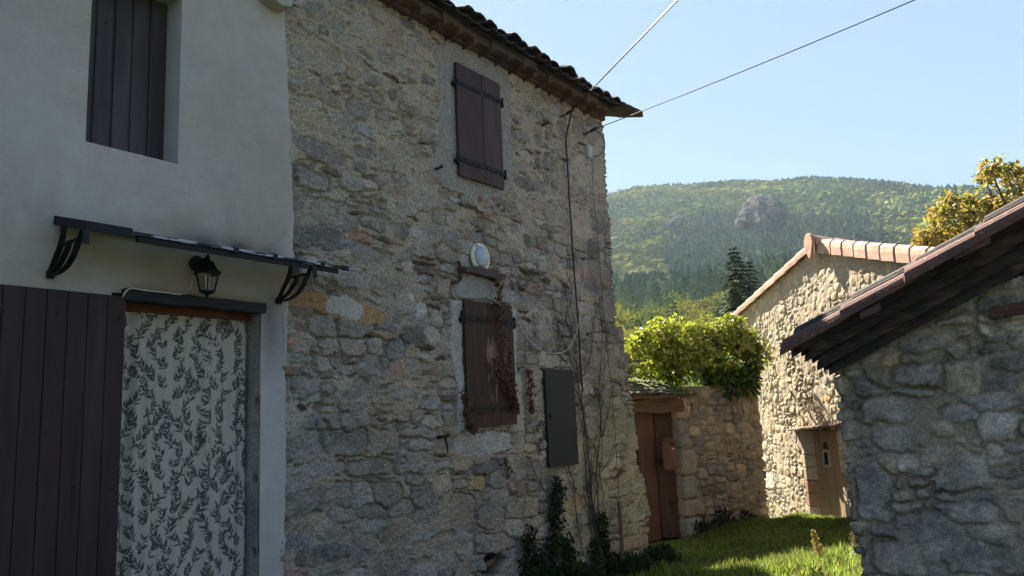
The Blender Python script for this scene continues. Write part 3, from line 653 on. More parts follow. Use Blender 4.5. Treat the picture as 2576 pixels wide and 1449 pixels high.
mb.prism(lo + up[::-1], PO - .02, BO); PH.part('lintel', mb, 'blackwood', bevel=.008)
# wide door leaf folded against the wall
LO = PO + .045; e1 = FAC.px(318, 746, LO)[0]; lz = FAC.px(100, 724, LO)[1]
mb = MB(); bw = .118; a = e1; k = 0
while a > .9:
    mb.box(a - bw + .002, a - .002, PO + .005, LO + random.uniform(-.001, .001), .45, lz)
    mb.box(a - bw - .004, a - bw + .004, PO + .005, LO - .012, .45, lz); a -= bw
dl = PH.part('door_leaf', mb, 'leafwood', bevel=.003, label='wide dark brown boarded door leaf folded back')
for x, y in ((145, 787), (220, 795), (300, 802), (92, 1218), (185, 1224), (283, 1232), (10, 780)):
    a, z = FAC.px(x, y, LO); m2 = MB(); m2.lathe([(.008, 0), (.007, .005), (.002, .007)], a, LO, 8, axis='y', cz=z); PH.part('nail_head', m2, 'iron', parent=dl)
# corner of the rendered house's eave showing at the top
a, z = FAC.px(708, 8, .12); mb = MB()
mb.prism([(a - .16, z + .0), (a - .03, z - .05), (a + .07, z - .02), (a + .09, z + .14), (a - .16, z + .16)], PO, .17, (.34, .32, .28)); PH.part('eave', mb, 'plaster', bevel=.008)

# ---- curtain with olive sprigs
def build_curtain():
    a0, a1 = DA0 - .03, DA1 - .012; z0, z1 = .62, FAC.px(460, 792, CUR)[1]
    A1 = np.arange(a0, a1, .0045); Z1 = np.arange(z0, z1, .0055); A, Z = np.meshgrid(A1, Z1)
    f = .016 * np.sin(A * 62 + 1.2 * fbm(A * 2, Z * .7, 260, 2)) * (.35 + .65 * vnoise(A * 5, Z * .3, 261)) + .012 * np.sin(A * 27 + .9) + .006 * fbm(A * 30, Z * 1.2, 262, 2)
    f = f * (.6 + .4 * sstep(z1, z1 - .4, Z))
    ink = np.zeros(A.shape); rs = np.random.default_rng(5)
    def leafstamp(ca, cz, L, W, th):
        i0, i1 = np.searchsorted(A1, [ca - L, ca + L]); j0, j1 = np.searchsorted(Z1, [cz - L, cz + L])
        if i0 >= i1 or j0 >= j1: return
        x = A[j0:j1, i0:i1] - ca; y = Z[j0:j1, i0:i1] - cz; u = x * cos(th) + y * sin(th); v = -x * sin(th) + y * cos(th)
        t = np.clip(u / L, 0, 1); wl = W * np.sin(pi * t ** .75) ; k = (np.abs(v) < wl) & (u > 0) & (u < L)
        ink[j0:j1, i0:i1] = np.maximum(ink[j0:j1, i0:i1], k)
    def sprig(ca, cz, th, s):
        for k in range(5):
            t = k / 4; px, pz = ca + cos(th) * s * t, cz + sin(th) * s * t
            for sg in (-1, 1):
                if rs.random() < .88: leafstamp(px, pz, s * rs.uniform(.58, .80), s * rs.uniform(.075, .095), th + sg * rs.uniform(.5, 1.0))
        leafstamp(ca + cos(th) * s, cz + sin(th) * s, s * .4, s * .05, th); leafstamp(ca, cz, s * 1.1, s * .014, th)
        if rs.random() < .35:
            b = th + rs.choice([-1, 1]) * rs.uniform(2.2, 2.7)
            for k in range(4): leafstamp(ca, cz, s * rs.uniform(.35, .55), s * .05, b + rs.uniform(-.7, .7))
    r = 0; z = z0
    while z < z1 + .1:
        a = a0 - .05 + (r % 2) * .066
        while a < a1 + .1:
            sprig(a + rs.normal(0, .008), z + rs.normal(0, .01), pi / 2 + rs.choice([-.5, -.3, .35, .55]) + rs.normal(0, .12), rs.uniform(.066, .08)); a += .132
        z += .072; r += 1
    c = mixc(np.broadcast_to(np.array([.44, .395, .33]), A.shape + (3,)), np.broadcast_to(np.array([.036, .042, .042]), A.shape + (3,)), ink * (.82 + .16 * vnoise(A * 200, Z * 200, 270)))
    px_l = np.interp(Z[:, :1], [.62, 1.5, z1], [-.02, -.005, .03]); A = np.maximum(A, a0 + .05 + 0 * px_l)
    V = np.stack([A, CUR + .03 + f, Z], -1).reshape(-1, 3); return V, grid_faces(*A.shape), c.reshape(-1, 3)
one('door_curtain', build_curtain(), 'fabric', FAC, 3.05, CUR, .62, 'pale cotton door curtain printed with dark olive sprigs', 'curtain', smooth=True)

def smooth_path(P, k=6):
    P = np.array(P, float); n = len(P); out = []
    for i in range(n - 1):
        p0, p1, p2, p3 = P[max(0, i - 1)], P[i], P[i + 1], P[min(n - 1, i + 2)]
        for j in range(k):
            t = j / k; out.append(.5 * (2 * p1 + (p2 - p0) * t + (2 * p0 - 5 * p1 + 4 * p2 - p3) * t * t + (3 * p1 - p0 - 3 * p2 + p3) * t ** 3))
    return out + [P[-1]]

# ---- awning frame
AW = Thing('awning_frame', 'black metal awning frame on two curved brackets above the curtained door', 'awning', FAC, 3.4, PO, 3.0)
FO = .44; pr = FAC.px(330, 586, FO); r1 = FAC.px(905, 685, FO); zr = (pr[1] + r1[1]) / 2; r0 = (FAC.px(136, 560, .06)[0], zr); SLP = -.265
def slab(mb, a0, a1, o0, o1, dz0, dz1):
    """flat piece lying in the sloping plane of the awning"""
    V = [(a, o, zr + (o - FO) * SLP + d) for a in (a0, a1) for o in (o0, o1) for d in (dz0, dz1)]
    return mb.add(V, [(0, 1, 3, 2), (4, 6, 7, 5), (0, 4, 5, 1), (2, 3, 7, 6), (0, 2, 6, 4), (1, 5, 7, 3)])
AW.part('panel', slab(MB(), r0[0] + .05, r1[0] - .03, .12, FO - .02, -.004, .004), 'iron')
AW.part('lower_rail', slab(MB(), FAC.px(350, 590, FO)[0], FAC.px(853, 680, FO)[0], FO - .04, FO - .004, -.046, -.006), 'iron', bevel=.004)
AW.part('upper_rail', slab(MB(), pr[0] - .02, r1[0], FO - .03, FO + .012, .0, .020), 'rail', bevel=.003)
AW.part('end_cover', slab(MB(), r0[0], pr[0], .05, FO + .02, -.022, .036), 'iron', bevel=.004)
AW.part('wall_rail', slab(MB(), r0[0] + .05, r1[0] - .25, PO, .07, -.02, .01), 'iron', bevel=.004)
for q in (.47, .62, .82, .93):
    a = r0[0] + (r1[0] - r0[0]) * q; AW.part('clip', slab(MB(), a - .02, a + .02, FO - .03, FO + .016, -.012, .028), 'iron', bevel=.003)
def bracket(x, y):
    a, z = FAC.px(x, y, PO + .01); mb = MB()
    for path in ([(.04, .0), (.102, .082), (.15, .14), (.172, .185), (.185, .22), (.185, .262)], [(.05, -.008), (.15, .035), (.215, .085), (.25, .125), (.262, .155)], [(.045, -.012), (.14, -.012), (.235, .008), (.30, .045), (.346, .09), (.388, .153), (.415, .185), (.44, .195), (.455, .19), (.462, .16), (.466, .11)]):
        P = np.array(smooth_path([(a, o, z + h) for o, h in path], 4)); T = np.gradient(P, axis=0); T /= np.linalg.norm(T, axis=1)[:, None]; tn = np.stack([T[:, 0] * 0, -T[:, 2], T[:, 1]], 1)
        mb.strip(P, (1, 0, 0), .034, .009, tn)
    mb.box(a - .016, a + .016, .165, .375, z + .150, z + .158); mb.box(a - .02, a + .02, PO, .06, z - .03, z + .015)
    AW.part('bracket', mb, 'iron')
bracket(126, 688); bracket(700, 755)

# ---- wall lantern
LNO = .20; lc = FAC.px(522, 690, LNO); ca, cz = lc; ztop = FAC.px(522, 655, LNO)[1]; zl = FAC.px(522, 689, LNO)[1]; zbm = FAC.px(522, 733, LNO)[1]; zend = FAC.px(522, 748, LNO)[1]; zfin = FAC.px(522, 640, LNO)[1]
wl = abs(FAC.px(563, 690, LNO)[0] - FAC.px(483, 690, LNO)[0]) / 2 * .84
LT = Thing('wall_lantern', 'black six sided wall lantern with clear panes hanging above the door beam', 'lantern', FAC, ca, PO, zend)
ma, mz = FAC.px(497, 663, PO + .02)
mb = MB(); mb.lathe([(.055, 0), (.058, .02), (.045, .03), (.02, .035)], ma, PO, 18, axis='y', cz=mz); LT.part('mount', mb, 'iron', smooth=False, bevel=.003)
mb = MB(); mb.tube([(ma, PO + .02, mz), (ma, .11, mz + .005), (ma + (ca - ma) * .6, .16, mz + .01), (ca, LNO - .01, ztop + .02), (ca, LNO, ztop)], [.018, .016, .014, .014, .014], 8); LT.part('arm', mb, 'iron', smooth=True)
mb = MB(); mb.lathe([(wl, zl), (wl * .97, zl + .008), (wl * .80, zl + .016), (wl * .60, zl + (ztop - zl) * .5), (wl * .42, ztop - .012), (wl * .16, ztop), (wl * .14, ztop + .012), (wl * .2, ztop + .018), (.006, zfin)], ca, LNO, 6); LT.part('cap', mb, 'iron', bevel=.003)
wb = wl * .52
mb = MB()
for k in range(6):
    q = pi / 3 * k; mb.tube([(ca + wl * .80 * cos(q), LNO + wl * .80 * sin(q), zl + .004), (ca + wb * cos(q), LNO + wb * sin(q), zbm)], .006, 6)
mb.lathe([(wl * .82, zl - .006), (wl * .82, zl + .004), (wl * .7, zl + .004)], ca, LNO, 6); LT.part('cage', mb, 'iron')
for k in range(6):
    q0, q1 = pi / 3 * k + .06, pi / 3 * (k + 1) - .06; m2 = MB(); w0, w1 = wl * .78, wb * .97
    m2.add([(ca + w0 * cos(q0), LNO + w0 * sin(q0), zl - .002), (ca + w0 * cos(q1), LNO + w0 * sin(q1), zl - .002), (ca + w1 * cos(q1), LNO + w1 * sin(q1), zbm + .004), (ca + w1 * cos(q0), LNO + w1 * sin(q0), zbm + .004)], [(0, 1, 2, 3)]); LT.part('pane', m2, 'glass')
mb = MB(); mb.lathe([(.006, zend), (wb * .35, zbm - (zbm - zend) * .55), (wb * 1.05, zbm - .006), (wb * 1.05, zbm + .004)], ca, LNO, 6); LT.part('base', mb, 'iron', bevel=.002)
mb = MB(); mb.lathe([(.013, zbm + .004), (.014, zbm + .05), (.012, zl - .04), (.018, zl - .035), (.018, zl)], ca, LNO, 12); LT.part('bulb', mb, 'white', smooth=True)
# pale lead from the lantern along the beam
pts = [(487, 700, .05), (480, 722, .04), (466, 739, .04), (450, 741, .1), (425, 737, .1), (397, 734, .1), (370, 731, .1), (345, 727, .1), (332, 725, .1), (320, 729, .1), (311, 741, .1), (310, 747, .1)]
P = [(lambda q, o: (q[0], o, q[1]))(FAC.px(x, y, o), o) for x, y, o in pts]
one('lantern_cable', MB().tube(P, .0055, 6), 'cablew', FAC, P[5][0], .1, P[5][2], 'thin pale cable clipped along the black door beam from the lantern', 'cable', smooth=True)

# ---- round bulkhead lamp
bo = .045; ca, cz = FAC.px(1210, 647, bo); rr = abs(FAC.px(1211, 612, bo)[1] - FAC.px(1211, 684, bo)[1]) / 2
BL = Thing('bulkhead_lamp', 'round cream rimmed wall lamp with bluish glass dome above the slate ledge', 'lamp', FAC, ca, 0, cz)
BL.part('rim', MB().lathe([(rr * .90, .012), (rr * .99, .026), (rr, .036), (rr * .98, .044), (rr * .88, .052), (rr * .75, .054), (rr * .72, .048)], ca, 0, 40, axis='y', cz=cz), 'white', smooth=True)
BL.part('lens', MB().lathe([(rr * .73, .046), (rr * .69, .062), (rr * .56, .078), (rr * .36, .089), (rr * .15, .094), (.002, .095)], ca, 0, 40, axis='y', cz=cz), 'lens', smooth=True)
m2 = MB()
for q in (2.2, -1.45): BL.part('screw', MB().lathe([(.010, .046), (.010, .057)], ca + rr * .88 * cos(q), 0, 10, axis='y', cz=cz + rr * .88 * sin(q)), 'iron')

# ---- cables on the stone house
def onwall(pts, fr=FAC): return [(lambda q, o: (q[0], o, q[1]))(fr.px(x, y, o), o) for x, y, o in pts]
P = smooth_path(onwall([(1435, 288, .10), (1432, 310, .06), (1424, 350, .045), (1428, 420, .045), (1432, 500, .045), (1437, 570, .045), (1441, 640, .045), (1448, 730, .045), (1453, 790, .045), (1457, 850, .045), (1460, 920, .045), (1466, 985, .05)]))
one('black_cable', MB().tube(P, .010, 7), 'cableb', FAC, P[20][0], .04, P[20][2], 'thick black cable running down the stone wall from the eave hook', 'cable', smooth=True)
P = smooth_path(onwall([(1484, 395, .06), (1481, 440, .05), (1478, 520, .05), (1476, 600, .05), (1472, 680, .05), (1464, 740, .05), (1460, 790, .055), (1452, 830, .06), (1440, 862, .06), (1424, 882, .06), (1398, 889, .06), (1368, 884, .06), (1342, 866, .06), (1318, 835, .06), (1300, 800, .06), (1288, 782, .05), (1281, 776, .04)]))
one('white_cable', MB().tube(P, .0042, 6), 'cablew', FAC, P[30][0], .05, P[30][2], 'slack whitish cable looping from the grey box down to the lower shutter', 'cable', smooth=True)
a, z = FAC.px(1484, 381, .05); JB = Thing('junction_box', 'small pale grey junction box near the top corner of the stone wall', 'box', FAC, a, 0, z)
JB.part('case', MB().box(a - .065, a + .045, .012, .06, z - .085, z + .08), 'box', bevel=.006); JB.part('cover', MB().box(a - .058, a + .038, .0605, .068, z - .076, z + .071), 'box', bevel=.004)
P = smooth_path(onwall([(1490, 326, .10), (1508, 335, .14), (1520, 355, .16), (1521, 375, .14), (1508, 390, .09), (1493, 394, .06)]))
one('service_loop', MB().tube(P, .006, 6), 'cableb', FAC, P[10][0], .1, P[10][2], 'thin black drip loop between the lower wire anchor and the grey box', 'cable', smooth=True)
P = smooth_path(onwall([(1489, 400, .04), (1492, 470, .04), (1500, 560, .04), (1510, 680, .04), (1516, 760, .04), (1525, 860, .05), (1536, 960, .06), (1548, 1100, .08), (1556, 1250, .09)]))
one('thin_wire', MB().tube(P, .0035, 5), 'cableb', FAC, P[20][0], .04, P[20][2], 'thin dark wire running down the corner quoins to the leaning stake', 'wire', smooth=True)
# overhead wires
def wire(p0, p1, r, sag, label, twist=False):
    p0 = np.array(p0); p1 = np.array(p1); n = 90; P = []
    for k in range(n):
        t = k / (n - 1); q = p0 * (1 - t) + p1 * t; q[2] -= sag * 4 * t * (1 - t); P.append(q)
    mb = MB()
    if twist:
        d = (p1 - p0) / np.linalg.norm(p1 - p0); s1 = np.cross(d, [0, 0, 1]); s1 /= np.linalg.norm(s1); s2 = np.cross(s1, d); L = np.linalg.norm(p1 - p0)
        for ph in (0, pi):
            Q = [p0 + (p1 - p0) * t - np.array([0, 0, sag * 4 * t * (1 - t)]) + r * (s1 * cos(2 * pi * t * L / .22 + ph) + s2 * sin(2 * pi * t * L / .22 + ph)) for t in np.linspace(0, 1, int(L / .22 * 8))]
            mb.tube(Q, r * .95, 5)
    else: mb.tube(P, r, 6)
    me = mesh_np('overhead_wire', np.array(mb.v) - p0, mb.f, mb.c, None, True); o = bpy.data.objects.new('overhead_wire', me); COL.objects.link(o); o.location = p0
    setp(o, label, 'wire', 'overhead wires'); me.materials.append(MT['cableb']); return o
h0 = FAC.px(1434, 282, .12); W0 = FAC.w(h0[0], .12, h0[1]); d = ray(1705, 0); W1 = CAM + d / np.linalg.norm(d[:2]) * 5.4
W1b = W0 + (W1 - W0) * 1.9
wire(W0, W1b, .0046, .0, 'twisted overhead wire rising steeply from the eave hook', True)
h1 = FAC.px(1490, 327, .10); W2 = FAC.w(h1[0], .10, h1[1]); d = ray(2265, 0); W3 = CAM + d / np.linalg.norm(d[:2]) * 8.0; W3b = W2 + (W3 - W2) * 1.7
wire(W2, W3b, .0055, .06, 'smooth overhead wire crossing the sky past the roof corner')
for (h, nm, lab) in ((h0, 'wire_anchor', 'iron hook and black clamp holding the twisted wire under the eave'), (h1, 'wire_anchor', 'black wedge clamp holding the smooth wire beside the wall corner')):
    mb = MB(); mb.tube([(h[0] - .07, -.03, h[1] - .05), (h[0] - .06, .06, h[1] - .05), (h[0] - .03, .10, h[1] - .02), (h[0], .12, h[1])], .010, 6); mb.tube([(h[0] - .045, .10, h[1] - .03), (h[0] + .0, .12, h[1]), (h[0] + .05, .15, h[1] + .035)], [.018, .024, .012], 7)
    one(nm, mb, 'cableb', FAC, h[0], .1, h[1], lab, 'wire anchor', 'wire anchors')
# stake leaning at the wall foot
P = onwall([(1566, 1400, .16), (1558, 1262, .10)]); mb = MB(); p, q = np.array(P[0]), np.array(P[1]); p = p - (q - p) * .05
mb.strip([p, (p + q) / 2, q], (1, 0, 0), .05, .03, (0, 1, 0)); one('garden_stake', mb, 'oldwood', FAC, p[0], .16, p[2], 'weathered wooden stake leaning on the stone wall near the gate', 'stake')

# ================================================================== generic rubble wall for the other buildings
def rubble(fr, a0, a1, z0, z1, st, outline, hr, wr, seed, mort, pal, bulge=(.02, .045), tau0=.92, mlev=0.0, cut=None, smear_=.2, tilt_=.04, extra=(), wrapL=False, crk=0.5, small=.3, mott=.24):
    A, Z = np.meshgrid(np.arange(a0, a1, st), np.arange(z0, z1, st)); rs = np.random.default_rng(seed)
    ex = [e[:6] for e in extra]
    seeds = ex + fill_seeds(a0 - .1, a1 + .1, z0 - .1, z1 + .1, hr, wr, ex, rs, 0, small)
    cols = np.array([np.array(pal[rs.integers(len(pal))]) * rs.uniform(.82, 1.16) for _ in seeds])
    for i, e in enumerate(extra):
        if len(e) > 6: cols[i] = e[6]
    tau = tau0 + .10 * fbm(A * 2, Z * 2, seed + 1, 2); sid, v = stones(A, Z, seeds, tau, .014, seed)
    s0 = np.maximum(sid, 0); m = sstep(-.003, .012, v); rh = rs.uniform(*bulge, len(seeds)); tl = rs.normal(0, tilt_, (len(seeds), 2)); S = np.asarray([q[:6] for q in seeds])
    tl_ = np.clip((A - S[s0, 0]) * tl[s0, 0] + (Z - S[s0, 1]) * tl[s0, 1], -.02, .02)
    rough = fbm(A * 13, Z * 13, seed + 2, 4); h = m * (rh[s0] * (1 - np.exp(-np.maximum(v, 0) / .02)) + tl_ + .010 * rough) + (1 - m) * (mlev + .006 * fbm(A * 8, Z * 8, seed + 3, 3))
    sm = sstep(.1, .45, fbm(A * 2.4, Z * 2.4, seed + 4, 4)) * smear_; h = h * (1 - .4 * sm)
    cr = (1 - sstep(.004, .014, np.abs(v))) * sstep(.0, .3, fbm(A * 3, Z * 3, seed + 6, 3) + .1) * crk; h -= .03 * cr
    c = mixc(np.broadcast_to(np.array(mort), A.shape + (3,)) * (1 + .1 * fbm(A * 3, Z * 3, seed + 7, 3))[..., None], cols[s0] * (1 + mott * fbm(A * 6, Z * 6, seed + 8, 4) + mott * .5 * fbm(A * 30, Z * 30, seed + 9, 3))[..., None], m * (1 - sm))
    keep = np.ones((A.shape[0] - 1, A.shape[1] - 1), bool)
    ac = A[:-1, :-1] + st / 2; zc = Z[:-1, :-1] + st / 2
    if outline is not None: keep &= sdf_poly(ac, zc, outline) > 0
    if cut is not None: keep &= ~(sdf_poly(ac, zc, cut) > 0)
    Ax, off = A, h
    if wrapL:          # turn the left edge back round the corner (a = wrapL) and return it 0.5 m
        k = wrapL - A + .02 * fbm(Z * 7, Z * 0 + 5, seed + 30, 2); r = .05; ang = np.clip(k / (r * pi / 2), 0, 1) * pi / 2; past = np.maximum(k - r * pi / 2, 0)
        Ax = np.where(k <= 0, A, wrapL - r * np.sin(ang)) - h * np.sin(ang) + .02 * fbm(Z * 7, Z * 0 + 5, seed + 30, 2) * (k > 0); off = np.where(k <= 0, 0, -r + r * np.cos(ang) - past) + h * np.cos(ang)
    V = np.stack([Ax, off, Z], -1).reshape(-1, 3)
    return compact(V, grid_faces(*A.shape, keep=keep), c.reshape(-1, 3))

# ================================================================== GATE WALL
g0, g1 = gpt(1722, 1352, .02), gpt(1928, 1312, .03)
GD = (g1 - g0)[:2]; GAZ = math.atan2(GD[0], GD[1]); GW = Frame(GAZ, g0)
def gq(pts, off=0): return [GW.px(x, y, off) for x, y in pts]
GA0 = GW.px(1570, 1200)[0]; GA1 = GW.px(1915, 1200)[0] + .12; GD0, GD1 = GW.px(1604, 1250)[0], GW.px(1724, 1250)[0]; GLZ = GW.px(1660, 1036)[1]; GTOP = GW.px(1800, 985)[1]
GT = Thing('gate_wall', 'shaded rubble garden wall with a narrow gateway and slate canopy', 'wall', GW, GD1, 0, 0)
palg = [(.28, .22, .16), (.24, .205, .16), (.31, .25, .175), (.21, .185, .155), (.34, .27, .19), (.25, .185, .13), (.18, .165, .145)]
outline = [(GD1, -.1), (GA1, -.1), (GA1, GTOP + .1), (GA0 - .3, GTOP + .1), (GA0 - .3, -.1), (GD0, -.1), (GD0, GLZ + .16), (GD1, GLZ + .16)]
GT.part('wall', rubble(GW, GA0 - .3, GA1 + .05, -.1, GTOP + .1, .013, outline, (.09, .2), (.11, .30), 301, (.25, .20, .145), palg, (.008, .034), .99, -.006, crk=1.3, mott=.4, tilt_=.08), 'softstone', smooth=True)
mb = MB(); mb.box(GD1, GA1 + .02, -.5, -.06, -.1, GTOP + .08, (.3, .25, .19)); mb.box(GA0 - .3, GD1, -.5, -.06, GLZ + .16, GTOP + .08, (.3, .25, .19)); GT.part('wall', mb, 'softstone')
# jamb stones: rounded dressed blocks either side
def block(a0, a1, o0, o1, z0, z1, col, lump=.012, n=7):
    bm = bmesh.new(); bmesh.ops.create_cube(bm, size=1); bmesh.ops.subdivide_edges(bm, edges=bm.edges, cuts=n, use_grid_fill=True)
    V = np.array([v.co[:] for v in bm.verts]); Fc = [tuple(v.index for v in f.verts) for f in bm.faces]; bm.free()
    k = V * 2; l = (np.abs(k) ** 7).sum(1) ** (1 / 7); V = V / l[:, None] * np.abs(k).max(1)[:, None] ** .0
    q = random.random() * 50; P = np.stack([a0 + (a1 - a0) * (V[:, 0] + .5), o0 + (o1 - o0) * (V[:, 1] + .5), z0 + (z1 - z0) * (V[:, 2] + .5)], 1)
    d = lump * fbm(P[:, 0] * 9 + q, P[:, 2] * 9 + P[:, 1] * 7, 5, 3); P += (V / np.linalg.norm(V, axis=1)[:, None]) * d[:, None]
    c = np.array(col) * (1 + .2 * fbm(P[:, 0] * 9 + q, P[:, 2] * 8 + P[:, 1] * 5, 9, 3))[:, None]
    return P, Fc, c
zs = [-.08] + [GW.px(1740, y)[1] for y in (1300, 1255, 1195, 1128, 1055, 1000)]
for i in range(6):
    w = (.34, .42, .26, .32, .22, .30)[i]; GT.part('jamb_stone', block(GD1 - .02, GD1 + w, -.35, .07 - .01 * i, zs[i] + .004, zs[i + 1] - .004, [(.24, .22, .19), (.27, .235, .19), (.25, .225, .19), (.29, .24, .185), (.22, .20, .17), (.38, .30, .20)][i], .018), 'softstone', smooth=True)
zs = [-.08, .35, .66, 1.02, 1.30, 1.62, GLZ + .12]
for i in range(6): GT.part('jamb_stone', block(GD0 - .28 + .04 * (i % 2), GD0 + .0 + .03 * (i % 3), -.38, .03, zs[i] + .004, zs[i + 1] - .004, [(.32, .29, .23), (.36, .31, .23), (.30, .27, .22)][i % 3], .018), 'softstone', smooth=True)
# bowed timber lintel
mb = MB(); n = 12; lo = []; hi = []
for k in range(n + 1):
    t = k / n; a = GD0 - .06 + (GD1 + .14 - GD0) * t; lo.append((a, GLZ + .01 * sin(t * 9) - .02 * t)); hi.append((a, GLZ + .17 + .045 * sin(pi * t) + random.uniform(-.008, .008)))
mb.prism(lo + hi[::-1], -.30, .06); GT.part('lintel', mb, 'beamwood', bevel=.012)
# wooden gate: two weathered leaves, the right one coloured darker as if shaded, standing back in the opening
GO = -.14; ws = [(1612, 1647), (1650, 1664), (1664, 1702), (1702, 1724)]
zb0 = .02
lf = None
for i, (x0, x1) in enumerate(((1611, 1648), (1650, 1706))):
    mb = MB(); a0, a1 = GW.px(x0, 1150, GO)[0], GW.px(x1, 1150, GO)[0]; nb = 1 if i == 0 else 2
    if i == 0:
        wood_board(mb, a0 - .06, a1, GO - .05, GO + .01, zb0, GLZ + .05, .03)
    else:
        m_ = a0 + .09; wood_board(mb, a0, m_ - .003, GO - .03, GO + .045, zb0 + .03, GLZ + .05, .02); wood_board(mb, m_, m_ + .19, GO - .05, GO + .004, zb0, GLZ + .05, .03); wood_board(mb, m_ + .193, a1 + .16, GO - .05, GO, zb0, GLZ + .05, .03)
    lf = GT.part('gate_leaf', mb, 'gatewood' if i == 0 else 'gateshade', bevel=.005)
mb = MB(); mb.box(GD0 - .1, GD1 + .1, GO - .12, GO - .08, -.05, GLZ + .1); GT.part('gate_dark_sheet', mb, 'dark')  # black sheet behind the leaves stands in for shade in the gaps
a, z = GW.px(1679, 1085, GO + .03); mb = MB(); mb.strip([(a - .10, GO + .03, .55), (a + .10, GO + .025, .56)], (0, 0, 1), .035, .012, (0, 1, 0)); GT.part('strap_hinge', mb, 'rust', parent=lf)
for (x, y) in ((1679, 1197), (1701, 1254)):
    a, z = FAC.px(x - 8, y); 
# slate canopy: overlapped mossy slabs on poles
mb = MB(); CZ = GW.px(1680, 992, .34)[1]; ca0, ca1 = GW.px(1583, 985, .34)[0], GW.px(1748, 985, .34)[0]; rs = np.random.default_rng(91)
for row in range(6):
    off1 = .36 - row * .12 + .0; zr_ = CZ + .012 + row * .045; a = ca0 - .05 + rs.uniform(-.05, .05)
    while a < ca1 - row * .06:
        w = rs.uniform(.24, .46); e1 = min(a + w, ca1 - row * .05 + rs.uniform(-.03, .05)); t = rs.uniform(.018, .034); n = 6
        fr_ = [(a + (e1 - a) * k / n, off1 + rs.uniform(-.035, .03)) for k in range(n + 1)]; bk = [(e1 + rs.uniform(-.02, .02), off1 - .42), (a + rs.uniform(-.02, .02), off1 - .42)]
        P_ = fr_ + bk; m_ = len(P_); dz = rs.uniform(-.012, .012); tilt = -.04 * ((a - ca0) / (ca1 - ca0))
        V = [(x, o, zr_ + dz + tilt + (off1 - o) * .26 + rs.uniform(-.004, .004)) for x, o in P_] + [(x, o, zr_ + dz + tilt + t + (off1 - o) * .26 + rs.uniform(-.004, .004)) for x, o in P_]
        mb.add(V, [tuple(range(m_))[::-1], tuple(range(m_, 2 * m_))] + [(q, (q + 1) % m_, (q + 1) % m_ + m_, q + m_) for q in range(m_)]); a = e1 + .006
cn = GT.part('canopy', mb, 'moss')
mb = MB()
for q in (.12, .5, .86): mb.tube([(ca0 + (ca1 - ca0) * q, -.25, CZ + .10), (ca0 + (ca1 - ca0) * q + .02, .05, CZ + .03), (ca0 + (ca1 - ca0) * q, .28, CZ - .03)], [.05, .045, .035], 7)
mb.strip([(ca0 - .0, .22, CZ - .02), ((ca0 + ca1) / 2, .235, CZ - .035), (ca1 - .02, .22, CZ - .015)], (0, 1, 0), .10, .04, (0, 0, 1)); GT.part('canopy_pole', mb, 'beamwood', parent=cn)
# mailbox
mo = .20; x0, zt = GW.px(1681, 1110, mo); x1, zb = GW.px(1706, 1180, mo); md = .13
MBX = Thing('mailbox', 'brown metal mailbox with lifted lid hanging on the wooden gate', 'mailbox', GW, (x0 + x1) / 2, mo - md, zb)
mb = MB(); mb.box(x0, x1, mo - md, mo, zb, zt - .03); mb.box(x0 + .012, x1 - .012, mo, mo + .006, zb + .02, zt - .075); MBX.part('body', mb, 'mail', bevel=.004)
mb = MB(); mb.add([(x0 - .02, mo - md - .02, zt + .045), (x1 + .02, mo - md - .02, zt + .045), (x1 + .02, mo + .035, zt - .012), (x0 - .02, mo + .035, zt - .012), (x0 - .02, mo - md - .02, zt + .057), (x1 + .02, mo - md - .02, zt + .057), (x1 + .02, mo + .035, zt + .0), (x0 - .02, mo + .035, zt + .0)], [(0, 1, 2, 3), (7, 6, 5, 4), (0, 4, 5, 1), (1, 5, 6, 2), (2, 6, 7, 3), (3, 7, 4, 0)]); mb.box(x0, x1, mo - md, mo - .02, zt - .03, zt + .0); MBX.part('lid', mb, 'mail', bevel=.003)
mb = MB(); mb.box(x0 + .03, x1 - .03, mo + .002, mo + .0075, zt - .062, zt - .045); MBX.part('slot', mb, 'dark')
mb = MB(); mb.box((x0 + x1) / 2 - .02, (x0 + x1) / 2 + .025, mo + .006, mo + .010, zt - .125, zt - .108); MBX.part('name_plate', mb, 'plate')
mb = MB(); mb.lathe([(.008, 0), (.008, .006)], x0 + .03, mo + .006, 10, axis='y', cz=(zb + zt) / 2 - .02); MBX.part('lock', mb, 'iron')
mb = MB(); mb.box(x0 + .02, x1 - .02, GO + .03, mo - md + .004, zb + .1, zb + .16); MBX.part('mounting_strip', mb, 'iron')

# ================================================================== BARN (lit gable)
BAZ = radians(178.0); _vd = (g1 - CAM)[:2] / np.linalg.norm((g1 - CAM)[:2]); BF = Frame(BAZ, g1[:2] + _vd * 1.7)
def bq(pts, off=0): return [BF.px(x, y, off) for x, y in pts]
# a runs from the far left corner towards the camera
VO = .07
apex = BF.px(2037, 636, VO); ve = BF.px(1838, 812, VO); vr1 = BF.px(2270, 664, VO)
slr = (vr1[1] - apex[1]) / (vr1[0] - apex[0]); far_a = vr1[0] + 1.6; vr = (far_a, apex[1] + slr * (far_a - apex[0]))
BA_L = BF.px(1862, 900)[0]
outl = [(BA_L, -.3), (BA_L, ve[1] + (apex[1] - ve[1]) * (BA_L - ve[0]) / (apex[0] - ve[0]) + .05), (apex[0], apex[1] + .05), (far_a, vr[1] + .05), (far_a, -.3)]
dj = bq([(2016, 1090), (2110, 1080), (2128, 1300), (2046, 1318)]); DL, DR = (dj[0][0] + dj[3][0]) / 2, (dj[1][0] + dj[2][0]) / 2; DT = (dj[0][1] + dj[1][1]) / 2 + .03; DB = -.3
D_FLOOR = BF.px(2085, 1308, -.1)[1]
